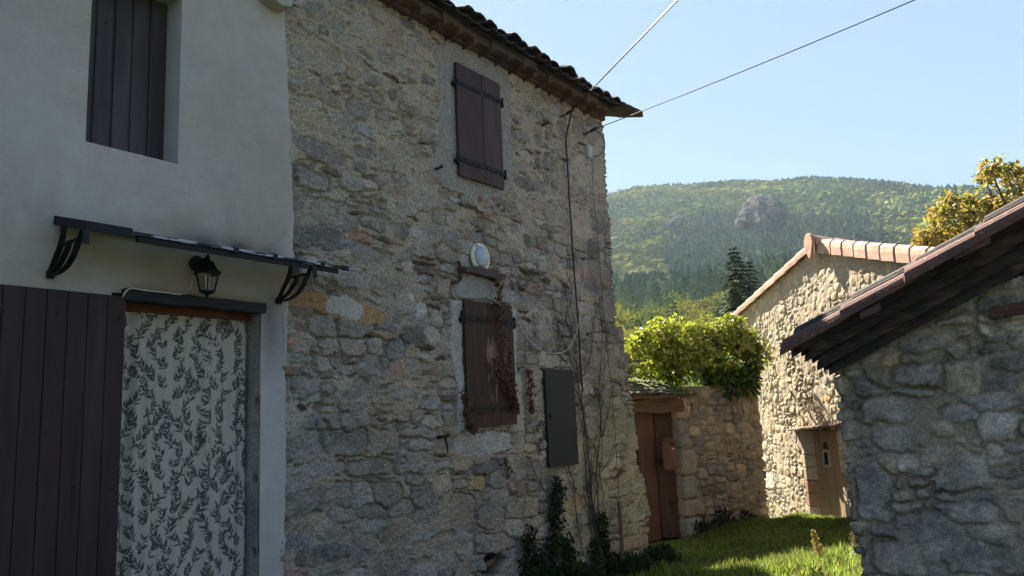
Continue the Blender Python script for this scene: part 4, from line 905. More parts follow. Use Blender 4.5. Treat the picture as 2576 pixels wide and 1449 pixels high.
BN = Thing('stone_barn', 'sunlit rubble stone barn gable with pale terracotta verge tiles and low plank door', 'barn', BF, apex[0], 0, 0)
palb = [(.44, .36, .25), (.40, .335, .245), (.48, .385, .25), (.36, .315, .25), (.51, .41, .27), (.39, .305, .21), (.33, .295, .25)]
extra = []
for (x, y, rx, ry, c) in ((2060, 860, 24, 42, (.50, .45, .35)), (2000, 850, 14, 26, (.52, .42, .26)), (2022, 845, 14, 38, (.44, .43, .40)), (2078, 1000, 14, 10, (.60, .42, .13)), (2000, 1290, 10, 8, (.4, .3, .2)), (1912, 1120, 22, 15, (.50, .43, .32)), (1915, 1160, 20, 20, (.45, .40, .33)), (1932, 1210, 22, 22, (.46, .42, .34))):
    a, z = BF.px(x, y); a1 = BF.px(x + rx, y)[0]; z1 = BF.px(x, y - ry)[1]; extra.append((a, z, abs(a1 - a), abs(z1 - z), 0, 3.0, c))
cut = [(DR, DB), (DL, DB), (DL, DT), (DR, DT)]
BN.part('wall', rubble(BF, BA_L - .02, far_a, -.3, apex[1] + .1, .016, outl, (.06, .18), (.08, .30), 401, (.36, .295, .215), palb, (.002, .019), .93, .003, cut, .42, .035, extra, crk=.5, small=.35, mott=.36), 'softstone', smooth=True)
mb = MB(); 
mb.box(DR + .02, far_a, -3.1, -.05, -.3, 2.0, (.45, .38, .3)); mb.box(BA_L, DL - .02, -3.1, -.05, -.3, 2.0, (.45, .38, .3)); mb.box(DL - .02, DR + .02, -3.1, -.45, -.3, DT, (.2, .17, .13)); mb.box(DL - .02, DR + .02, -3.1, -.05, DT + .02, 2.0, (.45, .38, .3))
mb.prism([(far_a, 2.0), (BA_L, 2.0), (BA_L, outl[1][1] - .06), (apex[0], apex[1] - .03), (far_a, vr[1] - .03)], -.5, -.05, (.45, .38, .3)); mb.prism([(far_a, 2.0), (BA_L, 2.0), (BA_L, outl[1][1] - .6), (apex[0], apex[1] - .6), (far_a, vr[1] - .6)], -3.1, -.5, (.45, .38, .3)); BN.part('wall', mb, 'softstone')
# door reveal, lintel slab, threshold, door
for sd in (0, 1):
    mb = MB()
    for k in range(9):
        z0 = -.3 + k * (DT + .3) / 9; z1 = z0 + (DT + .3) / 9 - .012; q = random.uniform(0, .012)
        if sd == 0: mb.box(DL - .10, DL + .012 + q, -.24, .012, z0, z1, (.36, .21, .14) if k in (3, 4) else (.45, .37, .28))
        else: mb.box(DR - .012 - q, DR + .10, -.24, .012, z0, z1, (.37, .21, .14) if k == 5 else (.47, .39, .3))
    BN.part('door_jamb', mb, 'softstone', bevel=.008)
l0, l1 = BF.px(1986, 1082, .08), BF.px(2104, 1070, .08); mb = MB(); mb.add([(l0[0], .12, l0[1] - .02), (l1[0], .12, l1[1] - .02), (l1[0], -.1, l1[1] + .015), (l0[0], -.1, l0[1] + .015), (l0[0], .12, l0[1] + .012), (l1[0], .12, l1[1] + .012), (l1[0], -.1, l1[1] + .055), (l0[0], -.1, l0[1] + .055)], [(0, 1, 2, 3), (7, 6, 5, 4), (0, 4, 5, 1), (1, 5, 6, 2), (2, 6, 7, 3), (3, 7, 4, 0)]); mb.box(DL - .05, DR + .05, -.24, .01, DT - .03, DT + .03)
BN.part('lintel', mb, 'oldwood', bevel=.006)
mb = MB(); nb = 5
for k in range(nb): wood_board(mb, DR + (DL - DR) * k / nb + .002, DR + (DL - DR) * (k + 1) / nb - .002, -.20, -.165 + random.uniform(-.004, .004), -.4, DT + .02)
bd = BN.part('door', mb, 'barndoor', bevel=.004)
w0, w1 = BF.px(2067, 1132, -.14), BF.px(2088, 1176, -.14); mb = MB(); a0, a1, z0, z1 = w0[0], w1[0], w1[1], w0[1]
for (p, q, r, s_) in ((a0, a0 + .03, z0, z1), (a1 - .03, a1, z0, z1), (a0 + .03, a1 - .03, z0, z0 + .035), (a0 + .03, a1 - .03, z1 - .035, z1)): mb.box(p, q, -.165, -.135, r, s_)
hw = BN.part('hatch_frame', mb, 'palewood', parent=bd); mb = MB(); mb.box(a0 + .03, a1 - .03, -.164, -.158, z0 + .03, z1 - .03); BN.part('pane', mb, 'dark', parent=bd)
mb = MB(); pts = [((a0 + a1) / 2 + .05 * cos(q), -.15, z1 + .02 + .10 * sin(q)) for q in np.linspace(0, pi, 9)]; mb.tube(pts, .012, 6); BN.part('handle', mb, 'rust', parent=bd)
t0 = BF.px(2060, 1300, .1); mb = block(DL - .04, DR + .08, -.2, .20, D_FLOOR - .25, D_FLOOR + .01, (.55, .48, .38), .02); BN.part('threshold', mb, 'softstone', smooth=True)
# roof planes
RB = 3.2; DROP = .17
def roof_plane(a0, z0, a1, z1):
    mb = MB(); n = 14; L = math.hypot(a1 - a0, z1 - z0); mb_c = MB()
    for k in range(int(RB / .22)):
        o = .02 - k * .22
        for t0_, t1_ in [(q / 8, (q + 1) / 8 + .02) for q in range(8)]:
            V = []
            for t, w, lift in ((t0_, .085, .0), (t1_, .075, .012)):
                for q in range(6):
                    an = pi * q / 5; V.append((a0 + (a1 - a0) * t, o - .11 - w * cos(an), z0 + (z1 - z0) * t + .03 + .06 * sin(an) + DROP * o))
            mb.add(V, [(q, q + 1, q + 7, q + 6) for q in range(5)] + [tuple(range(6))])
    mb.add([(a0, .0, z0), (a1, .0, z1), (a1, -RB, z1 - DROP * RB), (a0, -RB, z0 - DROP * RB), (a0, 0, z0 + .03), (a1, 0, z1 + .03), (a1, -RB, z1 + .03 - DROP * RB), (a0, -RB, z0 + .03 - DROP * RB)], [(3, 2, 1, 0), (4, 5, 6, 7), (0, 1, 5, 4), (1, 2, 6, 5), (2, 3, 7, 6), (3, 0, 4, 7)])
    return mb
BN.part('roof', roof_plane(ve[0], ve[1] + .13, apex[0], apex[1] + .13), 'newtile'); BN.part('roof', roof_plane(far_a, vr[1] + .13, apex[0], apex[1] + .13), 'newtile')
def verge_tile(c0, c1, drop, up, lift):
    """L shaped verge tile from lower end c0 to upper end c1 (a,z) with a rolled top; the lower end rides over the next"""
    mb = MB(); (a0, z0), (a1, z1) = c0, c1; l = lift; V = []
    prof = [(VO + l, -drop + .0), (VO + l, up * .55), (VO + l - .012, up * .85), (VO - .05, up), (VO - .10, up * .9), (VO - .14, up * .55), (VO - .14, up * .40), (VO - .05, up * .7), (VO - .02, up * .5), (VO - .018, -drop)]
    n = len(prof)
    for (a, z, e) in ((a0, z0, .014), (a1, z1, 0)):
        for o, h in prof: V.append((a, o + e * .7, z + h + e))
    mb.add(V, [tuple(range(n)), tuple(range(2 * n - 1, n - 1, -1))] + [(q, q + n, (q + 1) % n + n, (q + 1) % n) for q in range(n)])
    return mb
def verge(p_low, p_top, marks, drop, up):
    pts = [(p_low[0] + (p_top[0] - p_low[0]) * t, p_low[1] + (p_top[1] - p_low[1]) * t) for t in marks]
    for i in range(len(pts) - 1):
        b = pts[i + 1]; ex = (b[0] + (b[0] - pts[i][0]) * .12, b[1] + (b[1] - pts[i][1]) * .12) if i < len(pts) - 2 else b
        BN.part('verge_tile', verge_tile(pts[i], ex, drop, up, .010 + .002 * (i % 2)), 'newtile', bevel=.004)
nL, nR = 8, 12
verge(ve, apex, list(np.linspace(0, 1, nL + 1)), -.02, .17)
verge(vr, (apex[0] + .06, apex[1] + slr * .06), list(np.linspace(0, 1, nR + 1)), -.005, .23)
# ridge end disc and ridge tiles
ra, rz_ = BF.px(2036, 612, VO + .08); rad = abs(BF.px(2036, 590, VO + .08)[1] - BF.px(2036, 634, VO + .08)[1]) / 2 * 1.22
mb = MB(); rc = rz_ + .01; pl = [(ra + rad * 1.0 * cos(q), rc + rad * .92 * sin(q)) for q in np.linspace(-.25, pi + .25, 18)] + [(ra - rad * .45, rc - rad * 1.15), (ra - rad * .12, rc - rad * 1.6), (ra + rad * .12, rc - rad * 1.6), (ra + rad * .45, rc - rad * 1.15)]
mb.prism(pl, VO + .055, VO + .105); BN.part('ridge_cap', mb, 'newtile', bevel=.008)
mb = MB()
for k in range(8):
    o1 = VO + .05 - k * .38; o0 = o1 - .42; n = 9; V = []
    for o, r in ((o1, .17), (o0, .15)):
        for tt in (0, .015):
            for q in range(n):
                an = pi * q / (n - 1); V.append((ra + (r + tt) * cos(an), o, rz_ - .06 + (r + tt) * sin(an) + DROP * (o - VO)))
    mb.add(V, [f for q in range(n - 1) for f in ((q, q + 1, 2 * n + q + 1, 2 * n + q), (n + q, 3 * n + q, 3 * n + q + 1, n + q + 1), (q, n + q, n + q + 1, q + 1))])
BN.part('ridge', mb, 'newtile')

# ================================================================== HUT (near right, shaded gable)
HF = Frame(AZF + pi / 2, np.array([sin(AZF), cos(AZF)]) * 5.75)
def hq(x, y, off=0): return HF.px(x, y, off)
HT = Thing('stone_hut', 'near shaded rubble stone hut with dark corbelled eave and red cover tiles', 'hut', HF, 0, 0, 0)
hl = hq(2150, 1195)[0]; w1_, w2_ = hq(2134, 900), hq(2527, 737); hs = (w2_[1] - w1_[1]) / (w2_[0] - w1_[0]); HR = hl + 3.2
def hz(a): return w1_[1] + hs * (a - w1_[0])
palh = [(.31, .275, .235), (.27, .245, .215), (.34, .295, .24), (.38, .315, .24), (.24, .215, .19), (.34, .27, .21)]
extra = []
for (x, y, rx, ry, c) in ((2215, 948, 40, 30, (.15, .135, .12)), (2305, 940, 62, 32, (.2, .2, .2)), (2420, 945, 60, 45, (.27, .24, .215)), (2350, 1150, 48, 24, (.30, .285, .265)), (2280, 1165, 34, 28, (.28, .265, .25)), (2260, 1110, 72, 38, (.2, .2, .2)), (2230, 1030, 75, 42, (.21, .2, .195)), (2520, 1075, 70, 48, (.23, .225, .22)), (2420, 1190, 90, 55, (.21, .205, .2)), (2200, 1235, 50, 85, (.21, .21, .215)), (2330, 1330, 90, 45, (.2, .2, .2)), (2460, 1400, 90, 50, (.21, .2, .2)), (2430, 1290, 80, 30, (.22, .21, .21)), (2480, 1010, 80, 30, (.18, .185, .195)), (2260, 1405, 70, 40, (.23, .22, .21)), (2240, 905, 26, 22, (.30, .24, .17)), (2190, 905, 36, 24, (.24, .225, .2))):
    c = tuple(np.array(c) * np.array([1.50, 1.34, 1.18])); a, z = hq(x, y); a1 = hq(x + rx, y)[0]; z1 = hq(x, y - ry)[1]; extra.append((a, z, abs(a1 - a), abs(z1 - z), rng.normal(0, .06), 5.0, c))
ho = [(hl - .6, -.2), (HR, -.2), (HR, hz(HR) + .12), (hl - .6, hz(hl) + .12)]
HT.part('wall', rubble(HF, hl - .5, HR, .2, hz(HR) + .1, .0095, [(hl - .6, -.2), (HR, -.2), (HR, hz(HR) + .06), (hl, hz(hl) + .06), (hl - .6, hz(hl) + .06)], (.06, .15), (.08, .27), 501, (.31, .255, .19), palh, (.010, .045), 1.03, -.004, None, .42, .10, extra, wrapL=hl, crk=1.2, mott=.75), 'stone', smooth=True)
mb = MB(); mb.box(hl + .06, HR, -4.0, -.12, -.2, hz(hl) - .05, (.2, .2, .19)); mb.prism([(hl + .06, hz(hl) - .05), (HR, hz(hl) - .05), (HR, hz(HR) + .05)], -4.0, -.12, (.2, .2, .19)); HT.part('wall', mb, 'softstone')
# corbelled courses of tiles under the verge; each steps out and up
teeth = [((2090, 948), .06), ((2060, 936), .15), ((2030, 918), .24), ((2003, 899), .33)]
vo = .44; v0 = hq(1973, 876, vo); v1 = hq(2560, 541, vo); vs = (v1[1] - v0[1]) / (v1[0] - v0[0])
for i, ((x, y), off) in enumerate(teeth):
    a0, z0 = hq(x, y, off); mb = MB(); L = 2.9; z1 = z0 + vs * L; aa = a0
    k = 0
    while aa < a0 + L:
        e = aa + random.uniform(.38, .46); zz0 = z0 + vs * (aa - a0) + random.uniform(-.006, .006); zz1 = z0 + vs * (e - a0); V = []; n = 8
        for a, z in ((aa, zz0), (e + .03, zz1 + .012)):
            for tt in (0, .016):
                for q in range(n):
                    an = pi * q / (n - 1); V.append((a, off - .05 - (.075 + tt) * cos(an), z + .012 + (.062 + tt) * sin(an)))
        mb.add(V, [f for q in range(n - 1) for f in ((q, q + 1, 2 * n + q + 1, 2 * n + q), (n + q, 3 * n + q, 3 * n + q + 1, n + q + 1), (q, n + q, n + q + 1, q + 1))] + [(0, 2 * n, 3 * n, n), (n - 1, 2 * n - 1, 4 * n - 1, 3 * n - 1)]); aa = e; k += 1
    nx = teeth[i + 1][1] if i < 3 else vo
    mb.add([(a0 + .03, -.05, z0 + .05), (a0 + L, -.05, z0 + .05 + vs * (L - .03)), (a0 + L, off + .035, z0 + .05 + vs * (L - .03)), (a0 + .03, off + .035, z0 + .05), (a0 + .03, -.05, z0 + .11), (a0 + L, -.05, z0 + .11 + vs * (L - .03)), (a0 + L, off + .035, z0 + .11 + vs * (L - .03)), (a0 + .03, off + .035, z0 + .11)], [(0, 1, 2, 3), (7, 6, 5, 4), (0, 4, 5, 1), (1, 5, 6, 2), (2, 6, 7, 3), (3, 7, 4, 0)])
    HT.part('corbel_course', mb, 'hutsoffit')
# verge cover tiles, overlapping down the slope
CT = .40; k = 0; cc = []
a = v0[0] - .02
while a < v0[0] + 3.0:
    e = a + CT; za = v0[1] + vs * (a - v0[0]) + .0; ze = v0[1] + vs * (e - v0[0]); mb = MB(); n = 11; V = []; j = random.uniform(-.01, .01); rj = random.uniform(-.015, .015)
    for t, (aa, z, w, h) in enumerate(((a, za + .014, .112, .098), (e + .05, ze + .03, .090, .080))):
        for tt in (0, .017):
            for q in range(n):
                an = pi * q / (n - 1); V.append((aa + .01 * random.random() * (t == 0), vo - .05 + j + rj * (t == 0) - (w + tt) * cos(an), z - .055 + (h + tt) * sin(an)))
    mb.add(V, [f for q in range(n - 1) for f in ((q, q + 1, 2 * n + q + 1, 2 * n + q), (n + q, 3 * n + q, 3 * n + q + 1, n + q + 1), (q, n + q, n + q + 1, q + 1))] + [(0, 2 * n, 3 * n, n), (n - 1, 2 * n - 1, 4 * n - 1, 3 * n - 1)])
    HT.part('verge_tile', mb, 'hutcover', smooth=False); a = e; k += 1
# slipped red tile piece under the cover row
for (x0, y0, x1, y1, t) in ((2400, 640, 2492, 596, .03), (2165, 790, 2215, 765, .02)):
    p, q = hq(x0, y0 + 6, vo + .055), hq(x1, y1 + 6, vo + .055); mb = MB(); mb.strip([(p[0], vo + .055, p[1]), (q[0], vo + .055, q[1])], (0, 0, 1), .045, .02, (0, 1, 0)); HT.part('tile_shard', mb, 'hutcover', bevel=.004)
# roof surface behind the verge (dark lichened tiles)
mb = MB(); rz0 = v0[1] + .06
for r in range(16):
    o = vo - .25 - r * .23
    for t in range(8):
        a = v0[0] + .02 + t * .40; V = []; n = 8; jz = random.uniform(0, .035)
        for aa, w, up in ((a, .10, .02), (a + .46, .085, .0)):
            for q in range(n):
                an = pi * q / (n - 1); V.append((aa, o - w * cos(an), v0[1] + vs * (aa - v0[0]) + .03 + jz + .085 * sin(an) + up))
        mb.add(V, [(q, q + 1, n + q + 1, n + q) for q in range(n - 1)] + [tuple(range(n))])
a0, a1 = v0[0] + .03, v0[0] + 3.2; za, zb_ = v0[1], v0[1] + vs * (a1 - v0[0])
mb.add([(a0, vo - .05, za + .0), (a1, vo - .05, zb_ + .0), (a1, -4.2, zb_ + .0), (a0, -4.2, za + .0), (a0, vo - .05, za + .03), (a1, vo - .05, zb_ + .03), (a1, -4.2, zb_ + .03), (a0, -4.2, za + .03)], [(3, 2, 1, 0), (4, 5, 6, 7), (0, 1, 5, 4), (1, 2, 6, 5), (2, 3, 7, 6), (3, 0, 4, 7)])
HT.part('roof', mb, 'oldtile')
p, q = hq(2488, 796, .02), hq(2590, 772, .02); mb = MB(); mb.prism([(p[0], p[1] - .02), (q[0] + .1, p[1] + .0), (q[0] + .1, p[1] + .075), (p[0] + .02, p[1] + .06)], -.02, .045); HT.part('brick', mb, 'hutcover', bevel=.01, label='red brick end set in the wall under the eave')

# ================================================================== GROUND
CP = np.array([(*FAC.w(9.62, .12, 0)[:2], .0), (*g0[:2], .0), (*g1[:2], .03), (*BF.w(DL, .2, 0)[:2], D_FLOOR - .04), (*BF.w(DR + .6, .1, 0)[:2], D_FLOOR + .12), (*BF.w(DR + 2.0, .1, 0)[:2], D_FLOOR + .2),
               (*FAC.w(8.0, .2, 0)[:2], .04), (*FAC.w(6, .2, 0)[:2], .22), (*FAC.w(3, .2, 0)[:2], .42), (*FAC.w(0, .2, 0)[:2], .45), (2.25, 8.2, .30), (2.9, 8.2, .36), (1.7, 8.3, .25), (2.2, 6.6, .42), (3.4, 6.8, .46), (0, 0, .42), (0, -6, .45), (6, 3, .5), (6, -4, .5), (-4, -4, .45), (3.0, 10.2, .06), (3.7, 9.6, .20), (3.2, 11.4, .02), (*BF.w(0, .1, 0)[:2], BF.px(1932, 1312)[1]),  (1.0, 5.5, .40), (4.4, 7.5, .5)])
def _tps(r2): return np.where(r2 > 0, r2 * np.log(np.maximum(r2, 1e-9)) * .5, 0)
_n = len(CP); _K = _tps(((CP[:, None, :2] - CP[None, :, :2]) ** 2).sum(-1)) + np.eye(_n) * .4; _P = np.c_[np.ones(_n), CP[:, :2]]
_W = np.linalg.solve(np.block([[_K, _P], [_P.T, np.zeros((3, 3))]]), np.r_[CP[:, 2], 0, 0, 0])
def ground_z(x, y):
    x = np.asarray(x, float); y = np.asarray(y, float); xc = np.clip(x, -5, 7); yc = np.clip(y, -6, 15)
    z = _W[_n] + _W[_n + 1] * xc + _W[_n + 2] * yc
    for i in range(_n): z = z + _W[i] * _tps((xc - CP[i, 0]) ** 2 + (yc - CP[i, 1]) ** 2)
    return z + .03 * fbm(x * 1.2, y * 1.2, 611, 3)
R_ = np.r_[0, np.geomspace(.4, 20, 110), np.geomspace(22, 1000, 26)]; T_ = np.linspace(0, 2 * pi, 181)
RR, TT = np.meshgrid(R_, T_, indexing='ij'); X, Y = RR * np.sin(TT), RR * np.cos(TT) + 0
Zg = np.clip(ground_z(X, Y), -.5, .9); Zg = Zg * sstep(40, 18, RR) - 3 * sstep(20, 60, RR)
me = mesh_np('ground', np.stack([X, Y, Zg], -1).reshape(-1, 3), grid_faces(*X.shape), None, 'ground', True); o = bpy.data.objects.new('ground', me); COL.objects.link(o); setp(o, 'soil and turf floor of the lane between the stone buildings', 'ground', None, 'structure')

# ---- leaves and blades as one numpy mesh
def leafmesh(P, D, Nn, L, W, fold=.25):
    """kite shaped folded leaves: P base, D direction, Nn normal"""
    D = D / (np.linalg.norm(D, axis=1)[:, None] + 1e-9); S = np.cross(D, Nn); S /= np.linalg.norm(S, axis=1)[:, None] + 1e-9; Nn = np.cross(S, D)
    L = L[:, None]; W = W[:, None]
    mid = P + D * L * .42; V = np.stack([P, mid + S * W * .5 + Nn * W * fold, P + D * L, mid - S * W * .5 + Nn * W * fold, mid + Nn * 0], 1)
    n = len(P); b = np.arange(n)[:, None] * 5
    Fq = np.concatenate([b + np.array([[0, 1, 4]]), b + np.array([[1, 2, 4]]), b + np.array([[2, 3, 4]]), b + np.array([[3, 0, 4]])], 0)
    return V.reshape(-1, 3), Fq
def rep(c, k): return np.repeat(c, k, axis=0)
def rnd(n): 
    v = rng.normal(size=(n, 3)); return v / np.linalg.norm(v, axis=1)[:, None]
def world_obj(name, V, Fq, c, mat, label=None, cat=None, group=None, kind=None, base=None, smooth=False, parent=None):
    V = np.asarray(V); b = np.zeros(3) if base is None else np.asarray(base, float); me = mesh_np(name, V - b, Fq, c, mat, smooth); o = bpy.data.objects.new(name, me); COL.objects.link(o)
    if parent is None: o.location = b
    else: o.parent = parent
    return setp(o, label, cat, group, kind)
def empty(name, base, label, cat, group=None):
    o = bpy.data.objects.new(name, None); COL.objects.link(o); o.location = base; o.empty_display_size = .3; return setp(o, label, cat, group)

# grass: turf carpet where the photo shows it
def in_hut(x, y): 
    q = np.stack([x, y], -1) - HF.p[:2]; return (q @ HF.n[:2] < .05) & (q @ HF.u[:2] > hl - .1)
n = 150000; x = rng.uniform(.9, 5.2, n); y = rng.uniform(6.2, 14.6, n)
dens = 1.0
fo = (np.stack([x, y], -1) - FAC.p[:2]); keep = (fo @ FAC.n[:2] > .1) | (fo @ FAC.u[:2] > 9.7)
gw = (np.stack([x, y], -1) - GW.p[:2]); keep &= gw @ GW.n[:2] > .02
bf = (np.stack([x, y], -1) - BF.p[:2]); keep &= bf @ BF.n[:2] > .02
keep &= ~in_hut(x, y); px_, py_ = to_px(np.stack([x, y, ground_z(x, y)], -1)); keep &= (px_ > 1480) & (px_ < 2260) & (py_ < 1640)
keep &= rng.random(n) < (.40 + .60 * sstep(-.25, .25, fbm(x * 2.5, y * 2.5, 640, 3)))
x, y = x[keep], y[keep]; n = len(x); z = ground_z(x, y) - .01
near = sstep(10.2, 8.2, y - .15 * (x - 2)); tuft = vnoise(x * 3.1, y * 3.1, 650)
h = (.04 + .04 * rng.random(n) + .09 * tuft ** 2) * (1 + .7 * near * rng.random(n)); w = .006 + .006 * rng.random(n)
th = rng.uniform(0, 2 * pi, n); ln = rng.uniform(.1, .65, n); dx, dy = np.cos(th), np.sin(th)
B = np.stack([x, y, z], -1); s_ = np.stack([-dy, dx, 0 * x], -1) * w[:, None]; lean = np.stack([dx * ln, dy * ln, 0 * x], -1) * h[:, None]; up = np.stack([0 * x, 0 * x, h], -1)
V = np.stack([B - s_, B + s_, B + up * .6 + lean * .35 + s_ * .6, B + up * .6 + lean * .35 - s_ * .6, B + up + lean], 1).reshape(-1, 3)
b = np.arange(n)[:, None] * 5; Fq = np.concatenate([np.c_[b, b + 1, b + 2], np.c_[b, b + 2, b + 3], np.c_[b + 3, b + 2, b + 4]], 0)
gc = np.array([.135, .19, .026]) * (1 + .35 * rng.normal(size=(n, 1))) ; dry = (rng.random(n) < .08 + .22 * vnoise(x * 1.3, y * 1.3, 667) ** 2)[:, None]; gc = np.where(dry, np.array([.26, .20, .09]), gc); gc = np.clip(gc * (.8 + .5 * vnoise(x * 1.7, y * 1.7, 661))[:, None], .008, .5)
world_obj('grass', V, Fq, rep(gc, 5), 'grass', 'short green turf carpeting the lane with longer blades near the bottom edge', 'grass', None, 'stuff')

# ================================================================== IVY on the gate wall
IV = [(1577, 935), (1572, 880), (1590, 846), (1625, 838), (1648, 828), (1662, 806), (1690, 812), (1715, 818), (1738, 806), (1770, 800), (1800, 798), (1822, 812), (1850, 822), (1872, 842), (1890, 872), (1900, 905), (1910, 928), (1893, 945), (1897, 985), (1872, 1002), (1852, 985), (1832, 990), (1812, 1003), (1797, 975), (1780, 958), (1745, 956), (1700, 965), (1640, 948)]
ivp = gq(IV, -.1); ia = np.array(ivp)
def ivy_points(n):
    lo, hi = ia.min(0), ia.max(0); A = rng.uniform(lo[0] - .05, hi[0] + .05, n * 3); Z = rng.uniform(lo[1] - .05, hi[1] + .08, n * 3); d = sdf_poly(A, Z, ivp) + .17 * fbm(A * 3.2, Z * 3.2, 704, 4) - .035; k = d > 0; return A[k][:n], Z[k][:n], d[k][:n]
CA, CZ_, cd_ = ivy_points(230); CA = CA - .20 * sstep(ia[:, 0].mean(), ia[:, 0].max(), CA); nc = len(CA); cth = np.sqrt(np.clip(cd_, 0, .45) / .45)
chang = sstep(GTOP + .06, GTOP - .12, CZ_); cof = np.where(rng.random(nc) < .62, .02 + .30 * cth * rng.uniform(.5, 1.15, nc), -.1 - .5 * cth * rng.random(nc) * sstep(ia[:, 0].max(), ia[:, 0].max() - .7, CA)); cof = np.where(chang > .5, .05 + .08 * rng.random(nc), cof)
crad = rng.uniform(.07, .17, nc) * (1 - .35 * chang)
ci = rng.choice(nc, size=11500, p=crad ** 2 / (crad ** 2).sum()); q = rnd(len(ci)); q[:, 2] = np.where(rng.random(len(ci)) < .65, np.abs(q[:, 2]), q[:, 2]); rr_ = crad[ci] * rng.uniform(.6, 1.12, len(ci))
A = CA[ci] + q[:, 0] * rr_; of = np.maximum(cof[ci] + q[:, 1] * rr_, -.9); Z = CZ_[ci] + q[:, 2] * rr_ * .85; of = np.where(Z < GTOP, np.maximum(of, .03), of); n = len(A)
P = GW.p + A[:, None] * GW.u + of[:, None] * GW.n; P[:, 2] = Z
cz_ = GTOP + .1; out = np.stack([GW.n[0] * (of + .3) + GW.u[0] * (A - ia[:, 0].mean()) * .4, GW.n[1] * (of + .3) + GW.u[1] * (A - ia[:, 0].mean()) * .4, (Z - cz_) * 1.1], -1); out /= np.linalg.norm(out, axis=1)[:, None] + 1e-6
qw = q[:, :1] * GW.u + q[:, 1:2] * GW.n + np.c_[np.zeros((n, 2)), q[:, 2]]; D = rnd(n) * .7 + np.array([0, 0, -.5]) + qw * .5; Nn = qw + out * .4 + rnd(n) * .5 + np.array([0, 0, .3])
L = rng.uniform(.045, .115, n); V, Fq = leafmesh(P, D, Nn, L, L * rng.uniform(.6, 1.0, n))
lc = np.array([.055, .105, .018]) * rng.uniform(.55, 1.5, (n, 1)) * rng.uniform(.7, 1.3, (nc, 1))[ci]; sunyel = sstep(.25, .9, (Z - GTOP) / .9 + .22 * rng.normal(size=n) + .18 * rng.normal(size=nc)[ci] - .28 * (A - ia[:, 0].mean()))[:, None]; lc = lc * (1 - sunyel) + sunyel * np.array([.25, .29, .03]) * rng.uniform(.7, 1.3, (n, 1))  # sunlight put into the leaf colour: brighter yellow toward top and left
ivb = GW.w(ia[:, 0].mean(), -.2, GTOP); IVY = empty('ivy_bush', ivb, 'big yellow green flowering ivy mound on top of the garden wall', 'ivy')
# stray shoots breaking the outline
sp, sd, sl_, sc2 = [], [], [], []
for k in range(90):
    t_ = rng.integers(len(IV)); (ax_, az_), (bx_, bz_) = ivp[t_], ivp[(t_ + 1) % len(IV)]; u_ = rng.random(); a_, z_ = ax_ + (bx_ - ax_) * u_, az_ + (bz_ - az_) * u_
    if z_ < GTOP + .15 and rng.random() < .6: continue
    dr = np.array([a_ - ia[:, 0].mean(), (z_ - GTOP) * 1.6]); dr /= np.linalg.norm(dr); L_ = rng.uniform(.08, .24); o_ = rng.uniform(-.35, .2)
    for j in range(9):
        q_ = j / 8; base_ = GW.p + GW.u * (a_ + dr[0] * (L_ * q_ - .12)) + GW.n * o_; base_[2] = z_ + dr[1] * (L_ * q_ - .12) - .05 * q_ ** 2; sp.append(base_ + rng.normal(0, .012, 3)); sd.append(GW.u * dr[0] + np.array([0, 0, dr[1]]) + rng.normal(0, .6, 3)); sl_.append(rng.uniform(.035, .07)); sc2.append(np.array([.25, .28, .03]) * rng.uniform(.5, 1.2))
sl_ = np.array(sl_); V3, F3 = leafmesh(np.array(sp), np.array(sd), rnd(len(sp)) + np.array([0, 0, .5]), sl_, sl_ * .8); F3 = F3 + len(V); V = np.concatenate([V, V3]); Fq = np.concatenate([Fq, F3]); lc = np.concatenate([lc, np.array(sc2)])
world_obj('foliage', V, Fq, rep(lc, 5), 'leaf', base=ivb, parent=IVY)
# flower heads: little yellow green umbels on the sunny crown
A, Z, d = ivy_points(2600); k = (Z > GTOP + .30 + .25 * rng.random(len(A))); A, Z, d = A[k], Z[k], d[k]; A, Z, d = A[:620], Z[:620], d[:620]; n = len(A)
of = .14 + .36 * np.sqrt(np.clip(d, 0, .45) / .45) + rng.normal(0, .05, n); top = rng.random(n) < .35; of = np.where(top, rng.uniform(-.6, .2, n), of)
bm = bmesh.new(); bmesh.ops.create_icosphere(bm, subdivisions=1, radius=1); IV0 = np.array([v.co[:] for v in bm.verts]); IF0 = np.array([[v.index for v in f.verts] for f in bm.faces]); bm.free()
P = GW.p + A[:, None] * GW.u + of[:, None] * GW.n; P[:, 2] = Z + .03
Q = (P[:, None, :] + rnd(n * 7).reshape(n, 7, 3) * .028).reshape(-1, 3); r = rng.uniform(.008, .015, len(Q)); V = (Q[:, None, :] + IV0[None] * r[:, None, None]).reshape(-1, 3); Fq = (np.arange(len(Q))[:, None, None] * 12 + IF0[None]).reshape(-1, 3)
world_obj('flower_head', V, Fq, rep(np.array([.42, .42, .09]) * rng.uniform(.7, 1.25, (len(Q), 1)), 12), 'leaf', base=ivb, parent=IVY)
mb = MB()
for k in range(12):
    a = rng.uniform(ia[:, 0].min() + .9, ia[:, 0].max() - .05); z = GTOP + rng.uniform(.0, .25); pts = [GW.w(a + rng.normal(0, .02), .03 + .02 * rng.random() + (.05 if j < 1 else 0), z - .11 * j - .02 * rng.random()) + np.r_[GW.u[:2] * .03 * rng.normal() * j ** .5, 0] for j in range(rng.integers(3, 8))]
    mb.tube(pts, .004, 5)
world_obj('stem', mb.v, mb.f, None, 'stem', base=ivb, parent=IVY)

